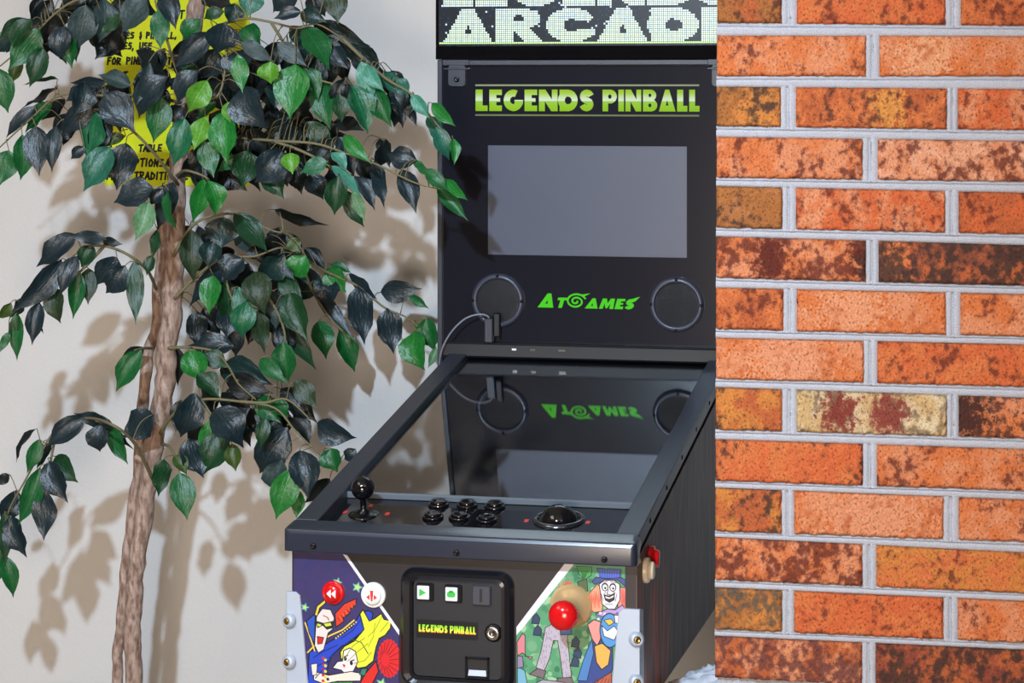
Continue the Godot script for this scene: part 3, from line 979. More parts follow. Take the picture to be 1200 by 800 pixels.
func pinball_machine() -> void:
	var o := thing("pinball_machine", "black pinball machine with a glass playfield, colourful clown art and a tall backbox", "pinball machine", MACHINE_AT)
	var st := start()
	# cabinet body: side outline swept across
	var side := PackedVector2Array()
	for p in [[-0.02, 0.61], [-0.02, 0.872], [-0.06, 0.872], [-1.05, 1.034], [-1.3, 1.034], [-1.3, 0.61]]: side.append(Vector2(-p[0], p[1]))
	prism(st, side, -0.285, 0.285, 0.0, Rect2(0, 0, 1, 1), Transform3D(Basis(Vector3(0, 0, -1), Vector3.UP, Vector3.RIGHT), Vector3.ZERO))
	done(o, "cabinet", st, mat(rgb8(34, 29, 30), 0.4))
	# printed side
	st = start()
	var sp := PackedVector2Array()
	for p in [[-0.02, 0.61], [-0.02, 0.872], [-0.06, 0.874], [-1.05, 1.034], [-1.05, 0.61]]: sp.append(Vector2(-p[0], p[1]))
	prism(st, sp, 0.285, 0.287, 0.0, Rect2(0.02, 0.61, 1.03, 0.424), Transform3D(Basis(Vector3(0, 0, -1), Vector3.UP, Vector3.RIGHT), Vector3.ZERO))
	done(o, "side_print", st, tex_mat(paint_side(), 0.45, 0.3))
	# front art
	st = start()
	prism(st, flatpts([-0.2825, 0.61, -0.103, 0.61, -0.103, 0.737, -0.1966, 0.8615, -0.2825, 0.8615]), -0.021, -0.0185, 0.0005, Rect2(-0.3173, 0.6402, 0.2317, 0.224))
	tag(done(o, "art_panel", st, tex_mat(paint_left_art(), 0.35)), "purple printed panel with a masked jester and yellow hair")
	st = start()
	prism(st, flatpts([0.0915, 0.61, 0.2684, 0.61, 0.2684, 0.8615, 0.1732, 0.8615, 0.0915, 0.752]), -0.021, -0.0185, 0.0005, Rect2(0.0849, 0.6613, 0.2208, 0.224))
	tag(done(o, "art_panel", st, tex_mat(paint_right_art(), 0.35)), "printed panel with a laughing clown in a blue top hat")
	# corner legs of bent sheet steel with two bolts each
	for s in [-1.0, 1.0]:
		st = start()
		var lx := -0.2935 if s < 0 else 0.2925
		var w := 0.0235 if s < 0 else 0.0345
		prism(st, flatpts([lx, 0.0, lx - s * 0.03, 0.0, lx - s * 0.04, 0.61, lx - s * (w + 0.012), 0.66, lx - s * (w + 0.004), 0.745, lx - s * w, 0.785, lx - s * (w - 0.007), 0.791, lx, 0.791]), -0.021, -0.015, 0.0012)
		prism(st, flatpts([0.018, 0.0, 0.05, 0.0, 0.06, 0.6, 0.045, 0.785, 0.018, 0.791]), minf(lx, lx - s * 0.004), maxf(lx, lx - s * 0.004), 0.0006, Rect2(0, 0, 1, 1), Transform3D(Basis(Vector3(0, 0, -1), Vector3.UP, Vector3.RIGHT), Vector3.ZERO))
		var leg := done(o, "leg", st, M.steel)
		for y in [0.744, 0.677]:
			var xf := aim(Vector3(lx - s * 0.006, y, -0.016), Vector3(s * 0.45, 0, 1))
			st = start(true)
			lathe(st, [Vector2(0.0125, 0), Vector2(0.0122, 0.003), Vector2(0.0105, 0.0072), Vector2(0.0078, 0.009), Vector2(0.0058, 0.0088), Vector2(0.0052, 0.006)], xf)
			var dome := done(leg, "bolt_cap", st, M.steel)
			tag(dome, "domed steel bolt cap")
			st = start(true)
			lathe(st, [Vector2(0.0052, 0.006), Vector2(0.0052, 0.0098), Vector2(0.0042, 0.0108), Vector2(0.0022, 0.0098), Vector2(0, 0.009)], xf, 12)
			done(leg, "bolt", st, M.brass)
		# rear legs
		st = start()
		prism(st, flatpts([lx, 0.0, lx - s * 0.03, 0.0, lx - s * 0.04, 0.7, lx, 0.7]), -1.3, -1.294, 0.001)
		done(o, "leg", st, M.steel)
	# lock bar across the front: rounded profile carried across, ends turned down
	st = start(true)
	var prof := [Vector2(-0.034, 0.9055), Vector2(-0.03, 0.9065), Vector2(-0.028, 0.906), Vector2(0.002, 0.8985), Vector2(0.0062, 0.8972), Vector2(0.0066, 0.8968), Vector2(0.0069, 0.8962), Vector2(0.0086, 0.8919), Vector2(0.0089, 0.8912), Vector2(0.0091, 0.8895), Vector2(0.0095, 0.8645), Vector2(0.0092, 0.8625), Vector2(-0.018, 0.8622), Vector2(-0.034, 0.8625)]
	var ends := [[-0.291, 0.0], [-0.2905, 0.35], [-0.2885, 0.7], [-0.285, 0.9], [-0.28, 1.0], [0.28, 1.0], [0.285, 0.9], [0.2885, 0.7], [0.2905, 0.35], [0.291, 0.0]]
	for k in ends.size() - 1:
		for i in prof.size() - 1:
			var pt := func(e: Array, p: Vector2) -> Vector3:
				var f: float = e[1]
				var z := minf(p.x, lerpf(-0.002, 0.0095, f)) if f < 1.0 else p.x
				var yy := minf(p.y, lerpf(0.89, 0.9065, f))
				return Vector3(e[0], yy, z)
			quad(st, pt.call(ends[k], prof[i + 1]), pt.call(ends[k + 1], prof[i + 1]), pt.call(ends[k + 1], prof[i]), pt.call(ends[k], prof[i]))
	for s in [0, ends.size() - 1]:
		var hub := Vector3(ends[s][0], 0.875, -0.018)
		for i in prof.size() - 1:
			var a := Vector3(ends[s][0], minf(prof[i].y, 0.89), minf(prof[i].x, -0.002))
			var b := Vector3(ends[s][0], minf(prof[i + 1].y, 0.89), minf(prof[i + 1].x, -0.002))
			tri_from(st, Vector3(0, 0.875, -0.018), hub, a, b)
	var bar := done(o, "lock_bar", st, M.bar)
	for x in [-0.239, 0.0, 0.24]:
		st = start(true)
		lathe(st, [Vector2(0.0052, 0), Vector2(0.005, 0.002), Vector2(0.0038, 0.0036), Vector2(0.0022, 0.0036), Vector2(0.0018, 0.002), Vector2(0, 0.002)], aim(Vector3(x, 0.8722, 0.0093), Vector3.BACK), 14)
		done(bar, "screw", st, M.screw)
	# side rails
	for s in [-1.0, 1.0]:
		st = start()
		var xa := -0.2845 if s < 0 else 0.2505
		var xb := -0.2465 if s < 0 else 0.2885
		var xf := on_slope(0, -0.034, 0.0)
		var len := 1.012 / cos(atan(SLOPE))
		box(st, Vector3(xa, -0.026, -len), Vector3(xb, 0.0, 0.0), 0.0018, xf)
		var rail := done(o, "side_rail", st, M.rail)
		for k in 6:
			st = start(true)
			lathe(st, [Vector2(0.0045, 0), Vector2(0.004, 0.0012), Vector2(0, 0.0012)], aim(xf * Vector3(xb if s > 0 else xa, -0.013, -0.1 - 0.165 * k), Vector3(s, 0, 0)), 12)
			done(rail, "screw", st, M.screw)
	# control deck under the front of the glass
	st = start()
	box(st, Vector3(-0.2465, -0.012, -0.19), Vector3(0.2505, 0.0, 0.045), 0.0, on_slope(0, -0.08, -0.02))
	var deck := done(o, "control_deck", st, M.gloss)
	for q in [[-0.2284, -0.1322], [-0.1928, -0.106], [-0.1951, -0.168], [-0.1557, -0.1326], [0.0832, -0.1284], [0.1852, -0.1327]]:
		st = start()
		box(st, Vector3(-0.0035, 0.0, -0.006), Vector3(0.0035, 0.0006, 0.006), 0.0, on_slope(q[0], q[1], -0.02))
		done(deck, "direction_mark", st, M.mark)
	# joystick
	st = start(true)
	var jx := on_slope(-0.1945, -0.125, -0.02)
	lathe(st, [Vector2(0.026, 0.0), Vector2(0.025, 0.0018), Vector2(0.019, 0.003), Vector2(0.012, 0.0035), Vector2(0.011, 0.006), Vector2(0.0055, 0.009), Vector2(0.005, 0.03), Vector2(0.0075, 0.031), Vector2(0.0075, 0.038)], jx)
	var stick := done(o, "joystick", st, M.screw)
	st = start(true)
	ball(st, Vector3(-0.1958, 0.9458, -0.1235), 0.0198, 36)
	done(stick, "ball_top", st, M.gloss)
	# six push buttons
	for q in [[-0.0811, -0.184], [-0.0322, -0.187], [0.0156, -0.187], [-0.0747, -0.1235], [-0.0304, -0.1265], [0.0173, -0.1215]]:
		st = start(true)
		var r := 0.0178
		lathe(st, [Vector2(r, 0), Vector2(r, 0.003), Vector2(r * 0.93, 0.0048), Vector2(r * 0.8, 0.0048), Vector2(r * 0.78, 0.002)], on_slope(q[0], q[1], -0.02))
		var b := done(o, "push_button", st, M.gloss)
		st = start(true)
		lathe(st, [Vector2(r * 0.74, 0.0), Vector2(r * 0.74, 0.0075), Vector2(r * 0.68, 0.0092), Vector2(r * 0.5, 0.0088), Vector2(0, 0.0078)], on_slope(q[0], q[1], -0.02))
		done(b, "plunger", st, M.gloss)
	# trackball in its ring
	st = start(true)
	var tx := on_slope(0.1354, -0.139, -0.02)
	lathe(st, [Vector2(0.0435, 0.0), Vector2(0.0425, 0.0035), Vector2(0.039, 0.0055), Vector2(0.036, 0.0045), Vector2(0.034, -0.002)], tx, 48)
	var ring := done(o, "trackball_ring", st, M.dark_chrome)
	st = start(true)
	ball(st, tx * Vector3(0, -0.008, 0), 0.0335, 40)
	done(ring, "trackball", st, M.gloss)
	# glass over the playfield, its front edge strip, the dark screen below it
	st = start()
	box(st, Vector3(-0.2475, -0.0012, -0.868), Vector3(0.2515, 0.0, 0.0), 0.0, on_slope(0, -0.204, -0.011))
	done(o, "playfield_glass", st, M.glass)
	st = start()
	box(st, Vector3(-0.2475, -0.0085, -0.004), Vector3(0.2515, 0.0015, 0.0035), 0.0008, on_slope(0, -0.204, -0.011))
	done(o, "glass_edge_strip", st, mat(rgb8(96, 104, 112), 0.4))
	st = start()
	box(st, Vector3(-0.2475, -0.012, -0.868), Vector3(0.2515, -0.0016, -0.003), 0.0, on_slope(0, -0.204, -0.011))
	done(o, "playfield_screen", st, mat(rgb8(9, 10, 12), 0.0, 0.0, 0.65))
	coin_door(o)
	front_buttons(o)
	backbox(o)

func coin_door(o: Node3D) -> void:
	var st := start()
	var outer := rounded(-0.0985, 0.649, 0.089, 0.8405, 0.024)
	var inner := rounded(-0.0785, 0.666, 0.069, 0.8235, 0.01)
	var z := -0.0185
	var n := outer.size()
	var mid := rounded(-0.0925, 0.655, 0.083, 0.8345, 0.02)
	var mid2 := rounded(-0.0835, 0.661, 0.074, 0.8285, 0.0135)
	for i in n:
		var j := (i + 1) % n
		var lay := func(p: PackedVector2Array, k: int, zz: float) -> Vector3: return Vector3(p[k].x, p[k].y, zz)
		quad(st, lay.call(outer, i, z - 0.002), lay.call(outer, j, z - 0.002), lay.call(outer, j, z + 0.006), lay.call(outer, i, z + 0.006))
		quad(st, lay.call(outer, i, z + 0.006), lay.call(outer, j, z + 0.006), lay.call(mid, j, z + 0.012), lay.call(mid, i, z + 0.012))
		quad(st, lay.call(mid, i, z + 0.012), lay.call(mid, j, z + 0.012), lay.call(mid2, j, z + 0.009), lay.call(mid2, i, z + 0.009))
		quad(st, lay.call(mid2, i, z + 0.009), lay.call(mid2, j, z + 0.009), lay.call(inner, j, z + 0.0105), lay.call(inner, i, z + 0.0105))
		quad(st, lay.call(inner, i, z + 0.0105), lay.call(inner, j, z + 0.0105), lay.call(inner, j, z + 0.002), lay.call(inner, i, z + 0.002))
	var plastic := mat(rgb8(20, 20, 25), 0.18)
	var door := done(o, "coin_door", st, plastic)
	st = start()
	prism(st, rounded(-0.078, 0.6665, 0.0685, 0.823, 0.0095), z - 0.001, z + 0.004, 0.0005)
	done(door, "door_plate", st, M.black)
	# two lit-looking square keys and a coin slot
	for q in [[-0.0585, 0.8035, 0], [-0.0115, 0.803, 1], [0.0358, 0.802, 2]]:
		st = start()
		prism(st, rounded(q[0] - 0.0135, q[1] - 0.015, q[0] + 0.0155, q[1] + 0.0135, 0.003, 3), z + 0.003, z + 0.009, 0.001)
		var surround := done(door, "key_surround", st, plastic)
		if q[2] == 2:
			st = start()
			prism(st, rounded(q[0] - 0.015, q[1] - 0.0165, q[0] + 0.016, q[1] + 0.015, 0.003, 3), z + 0.003, z + 0.011, 0.002)
			tag(done(surround, "coin_plate", st, mat(rgb8(56, 57, 64), 0.4)), "dark plate with a coin slot")
			st = start()
			box(st, Vector3(q[0] - 0.0022, q[1] - 0.0105, z + 0.0095), Vector3(q[0] + 0.0022, q[1] + 0.0105, z + 0.0114), 0.0)
			done(surround, "coin_slot", st, M.deep)
			continue
		st = start()
		prism(st, rounded(q[0] - 0.0115, q[1] - 0.0125, q[0] + 0.0085, q[1] + 0.0095, 0.0015, 3), z + 0.004, z + 0.012, 0.0015)
		tag(done(surround, "key", st, M.key), "white square key with a green sign")
		st = start()
		if q[2] == 0: prism(st, flatpts([q[0] - 0.0075, q[1] - 0.0075, q[0] + 0.004, q[1] - 0.001, q[0] - 0.0075, q[1] + 0.0055]), z + 0.0115, z + 0.0124)
		else:
			prism(st, rounded(q[0] - 0.0085, q[1] - 0.006, q[0] + 0.0055, q[1] + 0.003, 0.0035, 4), z + 0.0115, z + 0.0124)
			prism(st, rounded(q[0] - 0.005, q[1] + 0.002, q[0] + 0.002, q[1] + 0.0052, 0.0012, 3), z + 0.0115, z + 0.0124)
		done(surround, "sign", st, M.green)
	# name plate
	var im := Image.create(512, 128, false, Image.FORMAT_RGB8)
	im.fill(rgb8(20, 19, 22))
	var mask := Image.create(512, 128, false, Image.FORMAT_RGB8)
	words(mask, "LEGENDS", 18, 34, 242, 56)
	words(mask, "PINBALL", 278, 34, 216, 56)
	for y in 128:
		for x in 512:
			if mask.get_pixel(x, y).r > 0.5: im.set_pixel(x, y, rgb8(140, 204, 40).lerp(rgb8(240, 226, 70), smoothstep(0.3, 0.62, y / 128.0)) if y < 84 else rgb8(196, 110, 30))
	st = start()
	prism(st, flatpts([-0.0725, 0.7285, 0.0295, 0.7285, 0.0295, 0.7575, -0.0725, 0.7575]), z + 0.003, z + 0.0048, 0.0, Rect2(-0.0725, 0.7285, 0.102, 0.029))
	tag(done(door, "name_plate", st, tex_mat(im, 0.3)), "black plate with LEGENDS PINBALL in green and yellow")
	# lock
	st = start(true)
	lathe(st, [Vector2(0.0145, 0), Vector2(0.0145, 0.004), Vector2(0.012, 0.0055)], aim(Vector3(0.0555, 0.7425, z + 0.003), Vector3.BACK))
	var lock := done(door, "lock_rim", st, plastic)
	st = start(true)
	lathe(st, [Vector2(0.0118, 0.003), Vector2(0.0112, 0.009), Vector2(0.0095, 0.0105), Vector2(0.005, 0.0108), Vector2(0.0045, 0.0095), Vector2(0, 0.0095)], aim(Vector3(0.0555, 0.7425, z + 0.003), Vector3.BACK))
	tag(done(lock, "lock_cylinder", st, M.chrome), "round chrome lock")
	st = start()
	box(st, Vector3(0.0548, 0.739, z + 0.0125), Vector3(0.0562, 0.746, z + 0.0132))
	done(lock, "keyhole", st, M.deep)
	# coin return
	st = start()
	for r in [[0.0085, 0.6985, 0.0485, 0.7025], [0.0085, 0.6685, 0.0485, 0.6715], [0.0085, 0.6685, 0.0125, 0.7025], [0.0445, 0.6685, 0.0485, 0.7025]]:
		box(st, Vector3(r[0], r[1], z + 0.003), Vector3(r[2], r[3], z + 0.0075), 0.001)
	var ret := done(door, "coin_return", st, plastic)
	st = start()
	box(st, Vector3(0.012, 0.671, z + 0.0035), Vector3(0.045, 0.699, z + 0.0042))
	done(ret, "recess", st, M.deep)
	st = start()
	quad(st, Vector3(0.0135, 0.672, z + 0.0065), Vector3(0.0435, 0.672, z + 0.0065), Vector3(0.0425, 0.681, z + 0.0045), Vector3(0.0145, 0.681, z + 0.0045))
	quad(st, Vector3(0.0435, 0.672, z + 0.0065), Vector3(0.0135, 0.672, z + 0.0065), Vector3(0.0135, 0.672, z + 0.0042), Vector3(0.0435, 0.672, z + 0.0042))
	done(ret, "flap", st, M.steel)

func front_buttons(o: Node3D) -> void:
	var z := -0.0185
	# round red and white buttons
	for q in [[-0.2135, 0.793, 0.0188, M.red, M.white, "red button with white double arrows"], [-0.1455, 0.7925, 0.0205, M.white, M.mark, "white button with a red sign"]]:
		var st := start(true)
		lathe(st, button_lathe(q[2], 0.012), aim(Vector3(q[0], q[1], z), Vector3.BACK))
		var b := done(o, "round_button", st, q[3])
		tag(b, q[5])
		var x: float = q[0]
		var y: float = q[1]
		var f := z + 0.0122
		var marks := [flatpts([x - 0.0085, y, x - 0.001, y + 0.007, x - 0.001, y - 0.007]), flatpts([x - 0.0005, y, x + 0.007, y + 0.007, x + 0.007, y - 0.007])]
		if q[4] == M.mark: marks = [flatpts([x - 0.0012, y - 0.008, x + 0.0012, y - 0.008, x + 0.003, y + 0.009, x - 0.003, y + 0.009]), flatpts([x - 0.009, y - 0.002, x - 0.0035, y - 0.006, x - 0.0035, y + 0.003]), flatpts([x + 0.009, y - 0.002, x + 0.0035, y - 0.006, x + 0.0035, y + 0.003])]
		for m in marks:
			st = start()
			prism(st, m, f, f + 0.0008)
			done(b, "sign", st, q[4])
	# ball shooter: gold bell with a red knob
	var s2 := start(true)
	lathe(s2, [Vector2(0.0345, 0), Vector2(0.034, 0.004), Vector2(0.027, 0.011), Vector2(0.019, 0.018), Vector2(0.0125, 0.024), Vector2(0.011, 0.03), Vector2(0.006, 0.03), Vector2(0.006, 0.05)], aim(Vector3(0.181, 0.7905, z), Vector3.BACK), 40)
	var bell := done(o, "shooter_bell", s2, M.gold)
	s2 = start(true)
	lathe(s2, [Vector2(0.006, -0.02), Vector2(0.013, -0.019), Vector2(0.02, -0.013), Vector2(0.0238, -0.003), Vector2(0.0232, 0.005), Vector2(0.019, 0.0125), Vector2(0.011, 0.0165), Vector2(0, 0.0178)], aim(Vector3(0.1815, 0.7885, z + 0.062), Vector3.BACK), 40)
	tag(done(bell, "shooter_knob", s2, M.red), "glossy red shooter knob")
	# flipper buttons on the right side
	for q in [[-0.088, 0.8385, 0.0205, M.cream, "cream side button"], [-0.136, 0.848, 0.0215, M.red, "red side button"]]:
		var st := start(true)
		lathe(st, [Vector2(q[2], 0), Vector2(q[2], 0.006), Vector2(q[2] * 0.92, 0.008), Vector2(q[2] * 0.7, 0.0085), Vector2(q[2] * 0.68, 0.014), Vector2(q[2] * 0.6, 0.0155), Vector2(0, 0.016)], aim(Vector3(0.287, q[1], q[0]), Vector3.RIGHT))
		tag(done(o, "flipper_button", st, q[3]), q[4])

func backbox(o: Node3D) -> void:
	var st := start()
	# shell
	box(st, Vector3(-0.314, 0.98, -1.3), Vector3(0.314, 1.669, -1.062), 0.002)
	var shell := done(o, "backbox", st, M.black)
	# frame strips round the front
	for r in [[-0.314, 1.0, -0.303, 1.669], [0.303, 1.0, 0.314, 1.669]]:
		st = start()
		box(st, Vector3(r[0], r[1], -1.064), Vector3(r[2], r[3], -1.047), 0.0015)
		done(shell, "edge_trim", st, M.rail)
	st = start()
	box(st, Vector3(-0.303, 1.6575, -1.064), Vector3(0.303, 1.669, -1.048), 0.0015)
	done(shell, "edge_trim", st, M.rail)
	# printed panel
	st = start()
	prism(st, flatpts([-0.303, 1.09, 0.303, 1.09, 0.303, 1.655, -0.303, 1.655]), -1.064, -1.051, 0.0, Rect2(-0.303, 1.09, 0.606, 0.565))
	tag(done(shell, "front_panel", st, tex_mat(paint_panel(), 0.16, 0.45)), "black panel printed LEGENDS PINBALL and ATGAMES in green")
	# screen
	st = start()
	prism(st, flatpts([-0.2074, 1.2706, 0.2033, 1.2706, 0.2033, 1.4938, -0.2074, 1.4938]), -1.052, -1.0503)
	tag(done(shell, "screen", st, M.display), "blank grey screen")
	# hanging tabs
	for s in [-1.0, 1.0]:
		st = start()
		var cx: float = s * 0.2725
		prism(st, rounded(cx - 0.0185, 1.614, cx + 0.0185, 1.66, 0.008, 4), -1.052, -1.046, 0.0008)
		box(st, Vector3(cx - 0.027, 1.6485, -1.052), Vector3(cx + 0.027, 1.6525, -1.044), 0.0008)
		box(st, Vector3(minf(s * 0.303, s * 0.246), 1.6572, -1.05), Vector3(maxf(s * 0.303, s * 0.246), 1.6695, -1.0455), 0.001)
		var tab := done(shell, "mount_tab", st, M.rail)
		st = start(true)
		lathe(st, [Vector2(0.006, 0), Vector2(0.0058, 0.0018), Vector2(0.0035, 0.003), Vector2(0.002, 0.002), Vector2(0, 0.002)], aim(Vector3(cx, 1.6285, -1.046), Vector3.BACK), 14)
		done(tab, "screw", st, M.screw)
	# speakers
	for q in [Vector2(-0.186, 1.177), Vector2(0.183, 1.1765)]:
		st = start(true)
		var xf := aim(Vector3(q.x, q.y, -1.051), Vector3.BACK)
		lathe(st, [Vector2(0.0555, 0), Vector2(0.0552, 0.004), Vector2(0.0525, 0.0085), Vector2(0.048, 0.0098), Vector2(0.0445, 0.0085), Vector2(0.0435, 0.004)], xf, 56)
		var sp := done(shell, "speaker_ring", st, M.ring)
		st = start(true)
		lathe(st, [Vector2(0.044, 0.0035), Vector2(0.038, 0.0048), Vector2(0.026, 0.0062), Vector2(0.012, 0.0068), Vector2(0, 0.007)], xf, 48)
		done(sp, "speaker_grille", st, M.mesh)
		for k in 4:
			st = start(true)
			lathe(st, [Vector2(0.0035, 0), Vector2(0.003, 0.0022), Vector2(0, 0.0024)], aim(Vector3(q.x + 0.0505 * cos(k * PI / 2), q.y + 0.0505 * sin(k * PI / 2), -1.0425), Vector3.BACK), 10)
			done(sp, "screw", st, M.screw)
	# ledge with sockets above the glass
	st = start()
	box(st, Vector3(-0.3, 1.0615, -1.062), Vector3(0.3, 1.0925, -1.026), 0.004)
	var ledge := done(shell, "socket_ledge", st, mat(rgb8(15, 16, 22), 0.5))
	for q in [[-0.147, 0.009, M.white], [-0.108, 0.01, M.chrome], [-0.07, 0.01, M.deep], [-0.048, 0.014, M.chrome], [0.152, 0.006, M.deep], [0.182, 0.006, M.deep]]:
		st = start()
		box(st, Vector3(q[0] - q[1] / 2, 1.0785, -1.0268), Vector3(q[0] + q[1] / 2, 1.0825, -1.0255))
		done(ledge, "socket", st, q[2])

# ---------- lit sign on top ----------
func marquee() -> void:
	var o := thing("led_marquee", "black topper with a green and white lit dot display reading LEGENDS ARCADE", "lit sign", MACHINE_AT + Vector3(0, 1.6695, -1.15))
	var st := start()
	box(st, Vector3(-0.316, 0.0, -0.12), Vector3(0.316, 0.22, 0.1045), 0.002)
	done(o, "housing", st, M.black)
	st = start()
	for r in [[-0.316, 0.0, 0.316, 0.0275], [-0.316, 0.1975, 0.316, 0.22], [-0.316, 0.0275, -0.3095, 0.1975], [0.3095, 0.0275, 0.316, 0.1975]]:
		box(st, Vector3(r[0], r[1], 0.1), Vector3(r[2], r[3], 0.109), 0.001)
	done(o, "bezel", st, M.gloss)
	# dot picture: one dot per cell
	var cols := 146
	var rows := 40
	var cell := 6
	var mask := Image.create(cols * 4, rows * 4, false, Image.FORMAT_RGB8)
	words(mask, "LEGENDS", 8, 18, 568, 66, 0.05)
	words(mask, "ARCADE", 8, 88, 568, 65, 0.06)
	var rng := RandomNumberGenerator.new()
	rng.seed = 77
	var im := Image.create(cols * cell, rows * cell, false, Image.FORMAT_RGB8)
	im.fill(Color(0.01, 0.02, 0.03))
	for j in rows:
		for i in cols:
			var on := 0
			for k in 4: on += 1 if mask.get_pixel(i * 4 + 1 + k % 2, j * 4 + 1 + k / 2).r > 0.5 else 0
			var c := rgb8(2, 8, 22)
			if on >= 2:
				var t := fmod(j + 17.0, 18.0) / 18.0
				c = rgb8(216, 232, 230).lerp(rgb8(216, 240, 208), t)
				if rng.randf() < 0.1: c = c.lerp(rgb8(170, 210, 255), 0.6)
			elif j == rows - 2: c = rgb8(196, 240, 150)
			elif rng.randf() < 0.022: c = rgb8(200, 220, 255)
			elif rng.randf() < 0.1: c = rgb8(10, 40, 60)
			im.fill_rect(Rect2i(i * cell + 1, j * cell + 1, cell - 1, cell - 1), c)
	var m := mat(Color.BLACK, 0.3)
	var t2 := ImageTexture.create_from_image(im)
	m.emission_enabled = true
	m.emission_operator = BaseMaterial3D.EMISSION_OP_MULTIPLY
	m.emission = Color.WHITE
	m.emission_texture = t2
	m.emission_energy_multiplier = 1.6
	m.texture_repeat = false
	st = start()
	prism(st, flatpts([-0.3095, 0.0275, 0.3095, 0.0275, 0.3095, 0.1975, -0.3095, 0.1975]), 0.1, 0.106, 0.0, Rect2(-0.3095, 0.0275, 0.619, 0.17))
	tag(done(o, "led_display", st, m), "lit dot display reading LEGENDS ARCADE")
	var a := AreaLight3D.new()
	a.name = "display_light"
	a.area_size = Vector2(0.6, 0.16)
	a.position = Vector3(0, 0.112, 0.112)
	a.rotation.y = PI
	a.light_color = rgb8(208, 228, 240)
	a.light_energy = 0.2
	a.shadow_enabled = true
	o.add_child(a)

# ---------- notice on the wall ----------
func notice() -> void:
	var im := Image.create(600, 1080, false, Image.FORMAT_RGB8)
	im.fill(rgb8(222, 230, 10))
	var r := RandomNumberGenerator.new()
	r.seed = 3
	for i in 120: fill_poly(im, oval(r.randf() * 600, r.randf() * 1080, 40, 30, 10), rgb8(216 + r.randf() * 10, 224 + r.randf() * 10, 6 + r.randf() * 8))
	# lines as far as they show between the leaves; 600 px are 0.345 m
	var k := 600.0 / 0.345
	var line := func(text: String, x: float, y: float, h: float, pitch: float): hand(im, text, x * k, (1.98 - y) * k, h * k, 7.5, pitch * k, r)
	line.call("IT", 0.173, 1.782, 0.017, 0.012)
	line.call("S        C", 0.030, 1.752, 0.014, 0.0115)
	line.call("GAMES & PINBALL,", 0.020, 1.734, 0.013, 0.0115)
	line.call("GAMES, USE      .", 0.014, 1.711, 0.014, 0.0115)
	line.call("FOR PINBALL  TA", 0.006, 1.678, 0.015, 0.0125)
	line.call("T   PR", 0.045, 1.646, 0.014, 0.0125)
	line.call("TABLE", 0.082, 1.482, 0.015, 0.0125)
	line.call("(OPTIONS/BUT", 0.052, 1.450, 0.016, 0.0142)
	line.call("M    TRADITIONAL", 0.006, 1.420, 0.016, 0.0142)
	var st := start()
	prism(st, flatpts([0, 0, 0.345, 0, 0.345, 0.59, 0, 0.59]), 0.0, 0.0012, 0.0, Rect2(0, -0.0307, 0.345, 0.621))
	var p := done(self, "paper_notice", st, tex_mat(im, 0.7))
	p.position = Vector3(-2.127, 1.3905, -5.0495)
	tag(p, "bright yellow handwritten paper notice on the wall behind the tree", "notice")

# ---------- artificial fig tree ----------
func leaf_mesh(v: int) -> ArrayMesh:
	# base at the origin, tip at z = 1, one unit wide: pointed oval folded along the midrib, edges waved
	var st := start(true)
	var half := [0.0, 0.15, 0.32, 0.455, 0.5, 0.465, 0.35, 0.19, 0.07, 0.0]
	var ts := [0.0, 0.05, 0.13, 0.25, 0.39, 0.53, 0.67, 0.79, 0.89, 1.0]
	var fold: float = [0.10, 0.24, 0.04, 0.16, 0.30, -0.10][v]
	var bend: float = [0.10, 0.20, -0.06, 0.30, 0.12, 0.16][v]
	var wave: float = [0.06, 0.10, 0.13, 0.08, 0.10, 0.12][v]
	var rows := []
	for i in ts.size():
		var row := []
		for k in 5:
			var s := (k - 2) / 2.0
			var x: float = half[i] * s
			if v == 1: x += 0.10 * sin(ts[i] * PI)
			if v == 3: x -= 0.08 * sin(ts[i] * PI)
			var y: float = fold * absf(s) * half[i] * 2.0 + bend * sin(ts[i] * PI) + wave * sin(ts[i] * 13.0 + v * 2.0 + s) * s * s * (1.0 if half[i] > 0.1 else 0.0)
			row.append([Vector3(x, y, ts[i]), Vector2(0.5 + s * 0.5, ts[i])])
		rows.append(row)
	for i in rows.size() - 1:
		for k in 4:
			var a = rows[i][k]
			var b = rows[i][k + 1]
			var c = rows[i + 1][k + 1]
			var d = rows[i + 1][k]
			quad(st, a[0], d[0], c[0], b[0], a[1], d[1], c[1], b[1])
	return finish(st)

